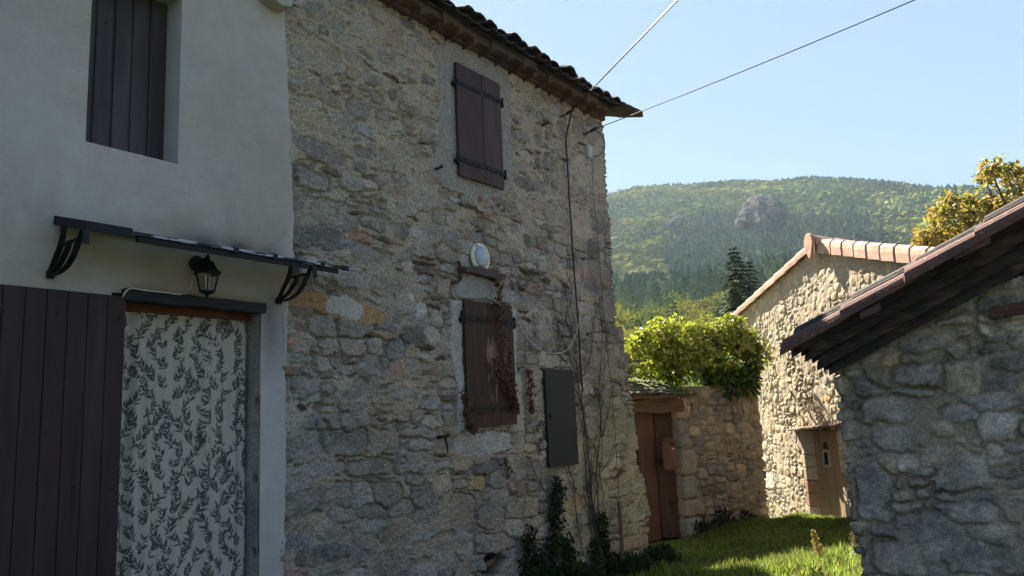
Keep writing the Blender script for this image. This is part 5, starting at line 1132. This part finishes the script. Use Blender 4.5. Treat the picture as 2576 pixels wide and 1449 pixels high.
# small clumps of low plants at the wall foot
def clump(name, base, R, H, n, Ls, cols, label, cat, mat='leaf', group=None, up=.5):
    p = rnd(n) * (rng.random((n, 1)) ** .5) * np.array([R, R, H]); p[:, 2] = np.abs(p[:, 2]); P = base + p
    D = p / np.array([R, R, H]) * .6 + rnd(n) * .6 + np.array([0, 0, up]); L = rng.uniform(*Ls, n); V, Fq = leafmesh(P, D, rnd(n) + np.array([0, 0, 1.2]), L, L * rng.uniform(.3, .6, n))
    c = np.array(cols)[rng.integers(len(cols), size=n)] * rng.uniform(.7, 1.3, (n, 1)); return world_obj(name, V, Fq, rep(c, 5), mat, label, cat, group, None, base)
for (px, py, R, H, lab) in ((1752, 1345, .22, .24, 'low dark weeds at the foot of the gate jamb'), (1800, 1335, .30, .34, 'bluish leafy weed clump in the middle of the garden wall foot'), (1858, 1322, .26, .22, 'small weed clump at the right end of the garden wall foot')):
    q = gpt(px, py, .02); q[:2] += GW.n[:2] * .08; q[2] = float(ground_z(q[0], q[1])); clump('weed', q, R, H, 420, (.05, .11), [(.035, .06, .02), (.05, .065, .035), (.03, .045, .02)], lab, 'weed')
for (px, py, H, lab) in ((2066, 1440, .36, 'pale dry dock seed spike standing in the lit grass'), (2168, 1436, .34, 'dry brown flower stalk against the hut corner')):
    q = gpt(px, py, .36); q[2] = float(ground_z(q[0], q[1])); zt = q.copy(); top = H
    t = empty('seed_stalk', q, lab, 'weed'); mb = MB(); mb.tube([q - q, np.array([-.01, 0, H * .5]), np.array([-.035, 0, H])], [.006, .005, .002], 5)
    world_obj('stem', np.array(mb.v) + q, mb.f, None, 'stem', base=q, parent=t)
    n = 420; hh = rng.random(n) ** .8; sp = (.030 if 'dock' in lab else .06) * (1.1 - hh) + .008; P = np.stack([rng.normal(0, 1, n) * sp * .6 - .035 * hh, rng.normal(0, 1, n) * sp * .6, H * (.35 + .65 * hh)], -1) + q; D = rnd(n) + np.array([0, 0, .6]); L = rng.uniform(.014, .028, n); V, Fq = leafmesh(P, D, rnd(n), L, L * .7)
    cc = np.array([(.42, .30, .12), (.34, .24, .09), (.30, .27, .08)] if 'dock' in lab else [(.20, .15, .07), (.14, .13, .05), (.25, .2, .1)])[rng.integers(3, size=n)]; world_obj('seed_head', V, Fq, rep(cc, 5), 'dryleaf', base=q, parent=t)
q = gpt(1893, 1420, .25); q[2] = float(ground_z(q[0], q[1])); mb = MB(); mb.tube([q, q + np.array([.0, 0, .22]), q + np.array([.01, 0, .44])], [.004, .003, .0015], 5); world_obj('grass_stalk', mb.v, mb.f, None, 'dryleaf' if False else 'stem', 'single thin dry stalk in front of the shaded grass', 'weed', base=q)
for (px, py, lab) in ((1672, 1425, 'lit yellow flowered herb tuft beside the house corner'), (1700, 1432, 'lit leafy herb tuft right of the house corner')):
    q = gpt(px, py, .25); q[2] = float(ground_z(q[0], q[1])); clump('herb', q, .16, .16, 240, (.04, .09), [(.10, .16, .025), (.07, .13, .02), (.2, .2, .03)], lab, 'weed', up=1.0)

# ================================================================== climbers on the stone house
def creeper_path(pts, off=.035, k=5, jit=.012):
    P = np.array(smooth_path(onwall([(x, y, off) for x, y in pts]), k)); P[:, 0] += rng.normal(0, jit, len(P)); P[:, 1] += np.abs(rng.normal(0, .006, len(P))); return P
def addwall(V): V = np.asarray(V); return FAC.p + V[:, :1] * FAC.u + V[:, 1:2] * FAC.n + np.c_[np.zeros((len(V), 2)), V[:, 2]]
mb = MB()
trunks = [[(1512, 1400), (1495, 1330), (1478, 1240), (1470, 1130), (1462, 1030), (1452, 960), (1430, 890), (1412, 840), (1395, 790), (1388, 740)], [(1500, 1380), (1490, 1260), (1480, 1150), (1468, 1040), (1460, 960), (1447, 900), (1440, 850), (1430, 790), (1420, 720)], [(1520, 1390), (1505, 1290), (1500, 1180), (1508, 1100), (1512, 1040), (1505, 980), (1512, 900), (1516, 830), (1500, 760), (1492, 700)], [(1470, 1400), (1450, 1300), (1440, 1220), (1425, 1170), (1400, 1180), (1380, 1230), (1365, 1300)], [(1478, 1240), (1500, 1200), (1530, 1160), (1545, 1100)], [(1462, 1030), (1490, 1000), (1505, 950)], [(1440, 850), (1425, 800), (1436, 740), (1432, 690)], [(1512, 1100), (1530, 1040), (1535, 980)], [(1430, 890), (1405, 850), (1380, 830)], [(1440, 1220), (1460, 1260), (1490, 1320), (1500, 1380)], [(1400, 1330), (1380, 1260), (1350, 1200), (1330, 1150)], [(1452, 960), (1475, 930), (1488, 870), (1482, 810)], [(1425, 1170), (1440, 1120), (1455, 1060)]]
for i, t in enumerate(trunks):
    P = creeper_path(t); r = np.linspace(.009 if i < 3 else .006, .0025, len(P)); mb.tube(P, r, 5)
    for q in range(2 if i < 3 else 1):
        Q = creeper_path([(x + rng.normal(0, 10), y) for x, y in t], .03, 5, .014); mb.tube(Q, r * .6, 5)
    for q in range(len(P) // 4):
        s0 = P[rng.integers(len(P))]; L = rng.uniform(.1, .35); dr = rng.uniform(-.9, .9); pts = [s0 + np.array([dr * L * u + rng.normal(0, .008), .0, L * u * rng.uniform(.4, 1)]) for u in np.linspace(0, 1, 6)]; mb.tube(pts, np.linspace(.004, .0015, 6), 4)
one('bare_vine', mb, 'stem', FAC, FAC.px(1510, 1400)[0], 0, 0, 'bare woody creeper stems spreading up the stone wall around the steel hatch', 'vine')
def leaves_along(paths, n, spread, L, cols, name, label, mat, cat='creeper', off=.05):
    Ps = np.concatenate([creeper_path(p, off) for p in paths]); i = rng.integers(len(Ps), size=n); P = Ps[i] + np.stack([rng.normal(0, spread, n), np.abs(rng.normal(0, .022, n)), rng.normal(0, spread, n)], -1); Pw = addwall(P)
    D = rnd(n) + np.array([0, 0, -.7]); Nn = FAC.n + rnd(n) * .8; Ls = rng.uniform(*L, n); V, Fq = leafmesh(Pw, D, Nn, Ls, Ls * rng.uniform(.6, 1.0, n), .35)
    c = np.array(cols)[rng.integers(len(cols), size=n)] * rng.uniform(.65, 1.35, (n, 1)); b = addwall(P[:1])[0]; t = empty(name, b, label, cat); world_obj('foliage', V, Fq, rep(c, 5), mat, base=b, parent=t)
    mb = MB(); [mb.tube(creeper_path(p, off - .02), .004, 5) for p in paths]; world_obj('stem', addwall(mb.v), mb.f, None, 'stem', base=b, parent=t)
red = [(.13, .05, .03), (.09, .04, .03), (.16, .075, .035), (.06, .03, .025)]
leaves_along([[(1247, 708), (1249, 735), (1251, 760), (1253, 800), (1262, 850), (1275, 900), (1280, 950), (1288, 1000), (1297, 1030)], [(1240, 900), (1250, 930), (1262, 960), (1278, 990), (1290, 1010)], [(1283, 960), (1290, 1000), (1300, 1025)]], 420, .016, (.022, .05), red, 'dry_creeper', 'dead rust red creeper hanging down the right side of the lower shutters', 'dryleaf', off=.085)
leaves_along([[(1158, 985), (1165, 1010), (1170, 1040), (1176, 1070), (1188, 1085)]], 150, .018, (.02, .045), red, 'dry_creeper', 'small dead creeper tuft at the lower left corner of the lower shutters', 'dryleaf', off=.08)
leaves_along([[(1327, 930), (1330, 965), (1332, 1000), (1337, 1035)]], 150, .014, (.02, .045), [(.17, .06, .03), (.12, .05, .03)], 'dry_creeper', 'rust red dead creeper strip between lower shutters and steel hatch', 'dryleaf', off=.04)
leaves_along([[(1266, 1150), (1272, 1170), (1276, 1200)]], 70, .012, (.018, .035), red, 'dry_creeper', 'little dead creeper sprig below the pale window sill', 'dryleaf', off=.04)
leaves_along([[(1350, 1080), (1362, 1060)], [(1355, 1140), (1358, 1100)]], 60, .014, (.018, .035), red, 'dry_creeper', 'few dead creeper leaves beside the left edge of the steel hatch', 'dryleaf', off=.04)
grn = [(.022, .045, .016), (.03, .055, .018), (.018, .035, .014), (.045, .06, .02)]
leaves_along([[(1380, 1449), (1385, 1380), (1395, 1310), (1400, 1250), (1396, 1215)], [(1340, 1449), (1330, 1390), (1325, 1345)], [(1440, 1449), (1430, 1400), (1420, 1360)], [(1360, 1449), (1370, 1400), (1390, 1370)], [(1320, 1430), (1360, 1430), (1420, 1435), (1470, 1445)]], 1700, .055, (.035, .065), grn, 'wall_ivy', 'dark green ivy climbing from the ground left of the leaning stake', 'leaf', 'ivy', .06)
leaves_along([[(1530, 1430), (1522, 1380), (1514, 1330), (1505, 1295)], [(1500, 1440), (1495, 1400), (1490, 1370)]], 700, .04, (.03, .055), grn, 'wall_ivy', 'thin dark ivy strand right beside the leaning stake', 'leaf', 'ivy', .06)
q = FAC.w(7.6, .25, 0); q[2] = float(ground_z(q[0], q[1])); 
for (s, R, H, lab) in ((7.5, .34, .28, 'dark grassy weeds below the green ivy at the stone wall foot'), (8.6, .36, .28, 'dark weeds around the foot of the leaning stake'), (9.4, .3, .25, 'low dark weeds at the base of the wall corner')):
    q = FAC.w(s, .22, 0); q[2] = float(ground_z(q[0], q[1])); clump('weed', q, R, H, 900, (.035, .10), [(.028, .05, .018), (.04, .06, .02), (.05, .06, .03)], lab, 'weed', up=.9)

# ================================================================== HILLS AND FOREST
def dir_e(x, y):
    d = ray(x, y); return math.atan2(d[0], d[1]), d[2] / math.hypot(d[0], d[1])
RID = [dir_e(x, y) for x, y in ((1100, 540), (1300, 515), (1530, 492), (1600, 477), (1700, 470), (1800, 463), (1860, 459), (1950, 458), (2050, 453), (2100, 458), (2200, 468), (2300, 478), (2400, 484), (2460, 484), (2576, 500), (2900, 560))]
RA, RE = np.array([q[0] for q in RID]), np.array([q[1] for q in RID])
E_R = np.array([30, 45, 90, 120, 170, 200, 235, 265, 300, 360, 420, 560, 680, 760, 800, 900, 1000]); E_E = np.array([.0, .028, .058, .074, .100, .112, .126, .1385, .142, .146, .166, .222, .264, .280, .281, .262, .235])
def hill_z(az, r):
    e = np.interp(r, E_R, E_E); s = np.interp(az, RA, RE) / .2865; e = e * (1 + (s - 1) * sstep(250, 700, r))
    x, y = r * np.sin(az), r * np.cos(az); side = sstep(1.1, .75, np.abs(az - .35)) * .85 + .15
    return (CAM[2] + e * r * side) + (r * .020 * fbm(x * .011, y * .011, 800, 4) + r * .008 * fbm(x * .035, y * .035, 801, 3)) * sstep(60, 300, r) * (1 - .85 * sstep(660, 780, r))
AZg, Rg = np.meshgrid(np.radians(np.linspace(-60, 80, 281)), np.r_[np.linspace(30, 300, 70), np.linspace(306, 980, 110)], indexing='ij'); Zh = hill_z(AZg, Rg)
Zh[:, 0] = -4; Zh = np.where((AZg <= radians(-59.9)) | (AZg >= radians(79.9)) | (Rg > 979), -4, Zh)
me = mesh_np('hillside', np.stack([Rg * np.sin(AZg), Rg * np.cos(AZg), Zh], -1).reshape(-1, 3), grid_faces(*AZg.shape), None, 'hill', True); o = bpy.data.objects.new('hillside', me); COL.objects.link(o); setp(o, 'wooded mountain side rising behind the village', 'hill', None, 'structure')

# crags
def crag(outline, r0, bulge, seed, label):
    P_ = np.array(outline, float); lo, hi = P_.min(0) - 4, P_.max(0) + 4; X, Y = np.meshgrid(np.arange(lo[0], hi[0], 1.6), np.arange(lo[1], hi[1], 1.6)); d = sdf_poly(X, Y, outline) + 5 * fbm(X * .13, Y * .13, seed + 7, 3)
    k = sstep(-3, 3, d) * .75 + .25 * sstep(0, 22, d); rid = np.abs(fbm(X * .055, Y * .025, seed, 4)); R = r0 + 14 - bulge * k * (.55 + 1.5 * rid + .5 * fbm(X * .2, Y * .12, seed + 3, 3)) - (Y - lo[1]) * r0 * .0005
    V = np.stack([ray(a, b) for a, b in zip(X.ravel(), Y.ravel())]); V = CAM + V / np.hypot(V[:, 0], V[:, 1])[:, None] * R.ravel()[:, None]
    keep = (d > -3)[:-1, :-1]; V, Fq, _ = compact(V, grid_faces(*X.shape, keep=keep), V); b = V.mean(0); me = mesh_np('crag', V - b, Fq, None, 'rock', False); o = bpy.data.objects.new('crag', me); COL.objects.link(o); o.location = b
    m = o.modifiers.new('solid', 'SOLIDIFY'); m.thickness = 9; m.offset = 0; setp(o, label, 'rock', 'rock outcrops on the hillside', 'structure')
crag([(1858, 586), (1866, 562), (1875, 542), (1886, 522), (1897, 511), (1906, 514), (1914, 507), (1930, 510), (1948, 516), (1962, 532), (1974, 548), (1986, 575), (1972, 584), (1940, 580), (1915, 586), (1880, 572), (1860, 584)], 572, 22, 811, 'big grey crag standing out of the wooded mountain')
crag([(1678, 590), (1683, 574), (1696, 564), (1710, 561), (1713, 568), (1700, 576), (1690, 590)], 556, 12, 815, 'small grey crag left of the big one')

bm = bmesh.new(); bmesh.ops.create_icosphere(bm, subdivisions=2, radius=1); IC = np.array([v.co[:] for v in bm.verts]); IFc = np.array([[v.index for v in f.verts] for f in bm.faces]); bm.free()
def crowns(P, R, H, cols, seed):
    """lumpy crowns: P centre of base, one closed irregular blob each"""
    rs = np.random.default_rng(seed); n = len(P); k = len(IC); rad = 1 + .24 * rs.normal(size=(n, k)); ph = rs.uniform(0, 2 * pi, n); c, s = np.cos(ph)[:, None], np.sin(ph)[:, None]
    x = (IC[None, :, 0] * c - IC[None, :, 1] * s) * rad * R[:, None]; y = (IC[None, :, 0] * s + IC[None, :, 1] * c) * rad * R[:, None]; z = (IC[None, :, 2] * rad) * H[:, None] * .5 + H[:, None] * .45
    V = P[:, None, :] + np.stack([x, y, z], -1); Fq = (np.arange(n)[:, None, None] * k + IFc[None]).reshape(-1, 3); cc = cols[:, None, :] * (1 + .12 * rs.normal(size=(n, k, 1))); return V.reshape(-1, 3), Fq, np.clip(cc, .004, 1).reshape(-1, 3)
def cones(P, R, H, cols, seed, tiers=4, m=8):
    rs = np.random.default_rng(seed); n = len(P); V = []; Fq = []; C = []; per = tiers * (m + 1); 
    for t in range(tiers):
        zt = H * (1 - .22 * t); zb = H * (.74 - .21 * t); rr = R * (.36 + .64 * t / (tiers - 1)); ap = P + np.stack([0 * zt, 0 * zt, zt], -1); an = np.arange(m) * 2 * pi / m
        rj = rr[:, None] * (1 + .32 * rs.normal(size=(n, m))); zz = zb[:, None] + H[:, None] * .06 * rs.normal(size=(n, m)); ring = P[:, None, :] + np.stack([rj * np.cos(an), rj * np.sin(an), zz], -1)
        V.append(np.concatenate([ap[:, None, :], ring], 1)); Fq += [(t * (m + 1), t * (m + 1) + 1 + q, t * (m + 1) + 1 + (q + 1) % m) for q in range(m)]; C.append(cols[:, None, :] * (1 + .3 * rs.normal(size=(n, m + 1, 1))))
    V = np.concatenate(V, 1).reshape(-1, 3); C = np.clip(np.concatenate(C, 1), .003, 1).reshape(-1, 3); return V, (np.arange(n)[:, None, None] * per + np.array(Fq)[None]).reshape(-1, 3), C
N = 25000; r = np.sqrt(rng.uniform(268 ** 2, 815 ** 2, N)); az = rng.uniform(radians(-4), radians(40), N)
z = hill_z(az, r); P = np.stack([r * np.sin(az), r * np.cos(az), z], -1); px_, py_ = to_px(P)
cl = fbm(P[:, 0] * .012, P[:, 1] * .012, 830, 3); con = sstep(20, -20, np.hypot((px_ - 1830) / 1.9, (py_ - 650)) - 92 + 40 * cl) + sstep(760, 800, r) * .5 + sstep(.25, .4, cl) * .6 + sstep(330, 290, r)
con = np.maximum(con, sstep(18, -18, np.hypot((px_ - 2080) / 2.6, (py_ - 620)) - 60 + 40 * cl) * .75); isc = np.clip(con, .03, .97) > .25 + .5 * rng.random(N)
rock = (sdf_poly(px_, py_ - 6, [(1872, 574), (1880, 535), (1897, 512), (1914, 505), (1948, 513), (1974, 545), (1988, 582), (1940, 590), (1880, 590)]) > 0) & (r < 640); rock |= (sdf_poly(px_, py_ - 4, [(1676, 592), (1682, 566), (1715, 558), (1720, 574), (1690, 594)]) > 0) & (r < 600)
ok = ~rock; P, r, isc, cl = P[ok], r[ok], isc[ok], cl[ok]
sc_ = rng.uniform(.7, 1.25, len(P)) * (1 + .35 * fbm(P[:, 0] * .02, P[:, 1] * .02, 842, 2)); tone = fbm(P[:, 0] * .03, P[:, 1] * .03, 840, 3)[:, None]; yl = sstep(-.1, .45, fbm(P[:, 0] * .016, P[:, 1] * .016, 845, 3) + .1 * rng.normal(size=len(P)))[:, None]
dec = (np.array([.10, .145, .036]) * (1 - yl) + np.array([.22, .215, .05]) * yl) * (1 + .55 * tone) * rng.uniform(.82, 1.2, (len(P), 1)); pin = np.array([.05, .088, .046]) * (1 + .3 * tone) * rng.uniform(.7, 1.35, (len(P), 1))
d_ = ~isc
V1, F1, C1 = crowns(P[d_] - [0, 0, .8], 3.7 * sc_[d_], 6.0 * sc_[d_], dec[d_], 850); V2, F2, C2 = cones(P[isc] - [0, 0, .5], 2.2 * sc_[isc], 8.0 * sc_[isc], pin[isc], 851)
world_obj('forest', np.concatenate([V1, V2]), np.concatenate([F1, F2 + len(V1)]), np.concatenate([C1, C2]), 'forest', 'dense mixed wood covering the mountain side', 'forest', None, 'stuff')

# nearer trees one can tell apart
def card_tree(name, kind, R, H, seed, n):
    """mesh data of one tree at the origin: crown of leaf clumps + trunk with limbs"""
    rs = np.random.default_rng(seed); mb = MB()
    if kind == 'oak':
        lobes = np.stack([rs.normal(0, R * .48, 11), rs.normal(0, R * .48, 11), H * rs.uniform(.42, .85, 11)], -1); lr = R * rs.uniform(.32, .55, 11); i = rs.integers(11, size=n); q = rs.normal(size=(n, 3)); q /= np.linalg.norm(q, axis=1)[:, None]; P = lobes[i] + q * lr[i][:, None] * (.65 + .4 * rs.random((n, 1))); D = q * .7 + rs.normal(size=(n, 3)) * .6; Nn = q + rs.normal(size=(n, 3)) * .5; L = R * rs.uniform(.10, .20, n); W = L * .8
        mb.tube([(0, 0, -1), (0, 0, H * .3), (R * .05, 0, H * .6)], [R * .09, R * .07, R * .04], 6)
        for k in range(6): mb.tube([(0, 0, H * .28), tuple(lobes[k] * .6 + np.array([0, 0, H * .12])), tuple(lobes[k])], [R * .05, R * .03, R * .012], 5)
    else:
        t = rs.random(n) ** .65; ph = rs.uniform(0, 2 * pi, n); lev = np.floor(t * 11) / 11; rad = R * (.08 + .92 * lev) * np.sqrt(rs.random(n)) * (1 + .2 * np.sin(ph * 5 + lev * 40)); P = np.stack([rad * np.cos(ph), rad * np.sin(ph), H * (1 - .86 * lev) - .18 * rad - H * .03 * rs.random(n)], -1); D = np.stack([np.cos(ph), np.sin(ph), -.35 + .2 * rs.normal(size=n)], -1) + .25 * rs.normal(size=(n, 3)); Nn = np.array([0, 0, 1.0]) + .4 * rs.normal(size=(n, 3)); L = R * rs.uniform(.2, .36, n); W = L * .5
        mb.tube([(0, 0, -1), (0, 0, H * .5), (0, 0, H)], [R * .08, R * .05, R * .01], 6)
    V, Fq = leafmesh(P, D, Nn, L, W, .2); return V, Fq, rep(rs.uniform(.7, 1.35, (n, 1)), 5), mb
def tint_mesh(nm, V, Fq, var, col, mat): return mesh_np(nm, V, Fq, var * np.array(col), mat)
protos = {}
for kind, R, H, n, cols in (('oak', 3.3, 6.0, 620, [(.11, .14, .03), (.17, .17, .038), (.075, .11, .028)]), ('pine', 2.1, 7.6, 520, [(.045, .082, .036), (.06, .098, .04), (.035, .065, .032)])):
    for v in range(3):
        V, Fq, var, mb = card_tree(kind, kind, R, H, 900 + v, n); cm = tint_mesh('crown', V, Fq, var, cols[v], 'forest'); tm = mesh_np('trunk', mb.v, mb.f, None, 'bark', True); protos[kind, v] = (cm, tm)
LAB = {('oak', 0): 'olive green round crowned tree in the wood below the mountain', ('oak', 1): 'yellowish round crowned tree in the wood below the mountain', ('oak', 2): 'dark green round crowned tree in the wood below the mountain', ('pine', 0): 'dark pine in the belt at the mountain foot', ('pine', 1): 'lighter green pine in the belt at the mountain foot', ('pine', 2): 'blackish pine in the belt at the mountain foot'}
def plant(kind, v, az, r, s):
    base = np.array([r * sin(az), r * cos(az), float(hill_z(np.array(az), np.array(float(r)))) - .3]); t = empty('round_tree' if kind == 'oak' else 'pine_tree', base, LAB[kind, v], 'tree', ('%s trees in the near wood, tone %s' % (kind, 'abc'[v])).replace('tone a', 'mid tone').replace('tone b', 'light tone').replace('tone c', 'dark tone'))
    t.rotation_euler = (0, 0, random.uniform(0, 6.28)); t.scale = (s, s, s * random.uniform(.9, 1.15))
    for nm, me in (('crown', protos[kind, v][0]), ('trunk', protos[kind, v][1])):
        o = bpy.data.objects.new(nm, me); COL.objects.link(o); o.parent = t
rs = np.random.default_rng(77)
for r, n, kind in ((258, 26, 'pine'), (240, 22, 'pine'), (222, 20, 'pine'), (203, 18, 'pine'), (185, 16, 'mix'), (166, 17, 'oak'), (150, 15, 'oak'), (134, 14, 'oak'), (118, 13, 'oak'), (102, 12, 'oak'), (86, 12, 'oak')):
    for k in range(n):
        az = radians(5.8 + (k + rs.uniform(-.35, .35)) * 15.0 / n); kd = kind if kind != 'mix' else ('pine' if rs.random() < .5 else 'oak')
        if kind == 'oak' and rs.random() < .12: kd = 'pine'
        plant(kd, int(rs.integers(3)), az, r + rs.uniform(-7, 7), rs.uniform(.75, 1.2) * (1 if r > 110 else .7))

# firs just behind the barn roof
def fir(px, py_top, r, W, label, seed, col):
    az, e = dir_e(px, py_top); base = np.array([r * sin(az), r * cos(az), float(hill_z(np.array(az), np.array(float(r)))) - .2]); H = CAM[2] + e * r - base[2]; rs = np.random.default_rng(seed); Ps, Ds, Ls, Cs = [], [], [], []; mb = MB()
    mb.tube([(0, 0, -.5), (0, 0, H * .5), (0, 0, H * .995)], [.16, .10, .012], 7); lev = 30
    for k in range(lev):
        t = (k + .5) / lev; z = H * (1 - .93 * t); R = W * (.03 + .97 * t ** .85) ; nb = int(5 + 6 * t)
        for b in range(nb):
            ph = 2 * pi * (b + rs.random()) / nb; L = R * rs.uniform(.6, 1.15); m = int(5 + 16 * L / W); s = np.linspace(.1, 1, m); d = np.array([cos(ph), sin(ph)]); q = np.stack([d[0] * L * s, d[1] * L * s, z + L * (.10 * s - .42 * s ** 2) + .0 * s], -1) + rs.normal(0, .02, (m, 3)); mb.tube([(0, 0, z), tuple(q[m // 2]), tuple(q[-1])], [.02, .012, .004], 4)
            for sg in (-1, 0, 1): Ps.append(q); Ds.append(np.stack([np.cos(ph + sg * .9) + 0 * s, np.sin(ph + sg * .9) + 0 * s, -.30 + 0 * s], -1)); Ls.append(np.full(m, .20 + .22 * (L / W)) * rs.uniform(.7, 1.2, m)); Cs.append(np.full((m, 1), rs.uniform(.7, 1.3)))
    P, D, L, C = map(np.concatenate, (Ps, Ds, Ls, Cs)); V, Fq = leafmesh(P, D, np.array([0, 0, 1.0]) + .5 * rs.normal(size=P.shape), L, L * .5, .1); t = empty('fir_tree', base, label, 'tree', 'firs behind the barn')
    world_obj('crown', V + base, Fq, rep(C, 5) * np.array(col), 'needle', base=base, parent=t); world_obj('trunk', np.array(mb.v) + base, mb.f, None, 'bark', base=base, parent=t, smooth=True)
fir(1843, 618, 46, 2.5, 'tallest dark fir rising left of the barn roof', 951, (.030, .050, .026))
fir(1882, 655, 50, 2.3, 'dark fir partly behind the barn verge', 952, (.030, .048, .028))
fir(1846, 702, 38, 1.8, 'lighter green fir in front of the tallest one', 953, (.075, .10, .042))

# oak with turning leaves behind the hut
OR = 17.0; LOB = [(2345, 585, 38, 42), (2335, 610, 30, 30), (2392, 515, 30, 36), (2405, 560, 50, 42), (2372, 540, 26, 30), (2455, 560, 45, 48), (2450, 512, 40, 28), (2490, 525, 22, 26), (2492, 428, 30, 22), (2480, 455, 24, 22), (2545, 470, 36, 44), (2525, 505, 36, 28), (2550, 430, 24, 16), (2370, 625, 50, 26), (2595, 520, 50, 70), (2650, 600, 80, 90), (2560, 600, 60, 60), (2470, 620, 60, 40), (2630, 470, 50, 60)]
az, _ = dir_e(2560, 600); ob = np.array([OR * sin(az) + .6, OR * cos(az) + .4, float(ground_z(7, 15)) - .3]); OK_ = empty('oak_tree', ob, 'oak with yellow and rust turning leaves behind the hut roof', 'tree'); mb = MB(); Ps, Qs = [], []; hub = ob + np.array([0, 0, 3.2])
mb.tube([ob, ob + np.array([.05, 0, 1.6]), hub], [.20, .17, .13], 8)
for (x, y, rx, ry) in LOB:
    az, e = dir_e(x, y); rr = OR + rng.uniform(-.8, .8); c = CAM + np.array([sin(az), cos(az), e]) * rr; k = OR / F; mid = (hub + c) / 2 + np.array([0, 0, .15]) + rng.normal(0, .08, 3); mb.tube([hub, mid, c], [.07, .04, .012], 6)
    for q in range(16):
        v = rnd(1)[0] * np.array([rx * k, rx * k, ry * k]) * rng.uniform(.45, 1.05); tip = c + v; mb.tube([c + v * .1, c + v * .6 + rng.normal(0, .02, 3), tip], [.010, .007, .003], 4)
        m = int(18 * (rx * ry) ** .5 / 38); s = rng.uniform(.5, 1.05, m); Ps.append(c + v * s[:, None] + rng.normal(0, .055, (m, 3))); Qs.append(np.repeat(v[None], m, 0))
P = np.concatenate(Ps); Q = np.concatenate(Qs); n = len(P); Q /= np.linalg.norm(Q, axis=1)[:, None]; L = rng.uniform(.07, .125, n); V, Fq = leafmesh(P, Q + rnd(n) * .9, rnd(n) + np.array([0, 0, .6]), L, L * .62, .3)
oc = np.array([(.27, .24, .045), (.24, .24, .045), (.30, .24, .055), (.26, .16, .045), (.15, .17, .04)])[rng.integers(5, size=n)] * rng.uniform(.7, 1.3, (n, 1)); world_obj('crown', V, Fq, rep(oc, 5), 'leaf', base=ob, parent=OK_); world_obj('trunk', mb.v, mb.f, None, 'bark', base=ob, parent=OK_, smooth=True)

# ================================================================== LIGHT, AIR, CAMERA
SAZ, SEL = radians(-15), radians(40.5)
wd = bpy.data.worlds.new('World'); SC.world = wd; wd.use_nodes = True; nt = wd.node_tree; nt.nodes.clear()
sky = nt.nodes.new('ShaderNodeTexSky'); sky.sky_type = 'NISHITA'; sky.sun_disc = False; sky.sun_elevation = SEL; sky.sun_rotation = SAZ; sky.altitude = 300; sky.air_density = 1.0; sky.dust_density = .35; sky.ozone_density = 1.0
bg = nt.nodes.new('ShaderNodeBackground'); bg.inputs[1].default_value = .05; wo = nt.nodes.new('ShaderNodeOutputWorld'); vk = nt.nodes.new('ShaderNodeVectorMath'); vk.operation = 'MULTIPLY'; vk.inputs[1].default_value = (1.06, .72, .49); nt.links.new(sky.outputs[0], vk.inputs[0])
v2 = nt.nodes.new('ShaderNodeVectorMath'); v2.operation = 'MULTIPLY_ADD'; v2.inputs[2].default_value = (1, 1, 1); nt.links.new(vk.outputs[0], v2.inputs[0]); nt.links.new(vk.outputs[0], v2.inputs[1])
v3 = nt.nodes.new('ShaderNodeVectorMath'); v3.operation = 'POWER'; v3.inputs[1].default_value = (.5, .5, .5); nt.links.new(v2.outputs[0], v3.inputs[0])
vd = nt.nodes.new('ShaderNodeVectorMath'); vd.operation = 'DIVIDE'; nt.links.new(sky.outputs[0], vd.inputs[0]); nt.links.new(v3.outputs[0], vd.inputs[1]); nt.links.new(vd.outputs[0], bg.inputs[0]); nt.links.new(bg.outputs[0], wo.inputs[0])
sl = bpy.data.lights.new('sun', 'SUN'); sl.energy = 3.5; sl.angle = radians(.5); sl.color = (1, .90, .74); so = bpy.data.objects.new('sun', sl); COL.objects.link(so)
SD = Vector((sin(SAZ) * cos(SEL), cos(SAZ) * cos(SEL), sin(SEL))); so.rotation_euler = SD.to_track_quat('Z', 'Y').to_euler(); so.location = (0, 0, 30)

HAZE = True
if HAZE:
    hb = MB().box(-1050, 1050, -1050, 1050, -6, 330); me = mesh_np('haze', hb.v, hb.f); m = bpy.data.materials.new('haze_air'); m.use_nodes = True; t = m.node_tree; t.nodes.clear(); pv = t.nodes.new('ShaderNodeVolumePrincipled'); pv.inputs['Color'].default_value = (.62, .80, 1, 1); pv.inputs['Density'].default_value = .0001; pv.inputs['Anisotropy'].default_value = .3
    ou = t.nodes.new('ShaderNodeOutputMaterial'); t.links.new(pv.outputs[0], ou.inputs['Volume']); me.materials.append(m); fix_normals(me); o = bpy.data.objects.new('haze', me); COL.objects.link(o); setp(o, 'thin bluish haze filling the valley air', 'haze', None, 'stuff')

cd = bpy.data.cameras.new('camera'); cd.sensor_width = 36; cd.lens = 36 * F / 2576; cd.clip_end = 5000; cd.clip_start = .05; co = bpy.data.objects.new('camera', cd); COL.objects.link(co)
mx = Matrix.Identity(4)
for i in range(3): mx[i][0], mx[i][1], mx[i][2], mx[i][3] = RT[i], UPV[i], -FW[i], CAM[i]
co.matrix_world = mx; SC.camera = co
SC.view_settings.view_transform = 'Standard'; SC.view_settings.look = 'None'; SC.view_settings.exposure = 3.1; SC.view_settings.gamma = 1
SC.cycles.max_bounces = 6; SC.cycles.diffuse_bounces = 3; SC.cycles.transparent_max_bounces = 12; SC.cycles.volume_bounces = 0
SC.cycles.use_denoising = True
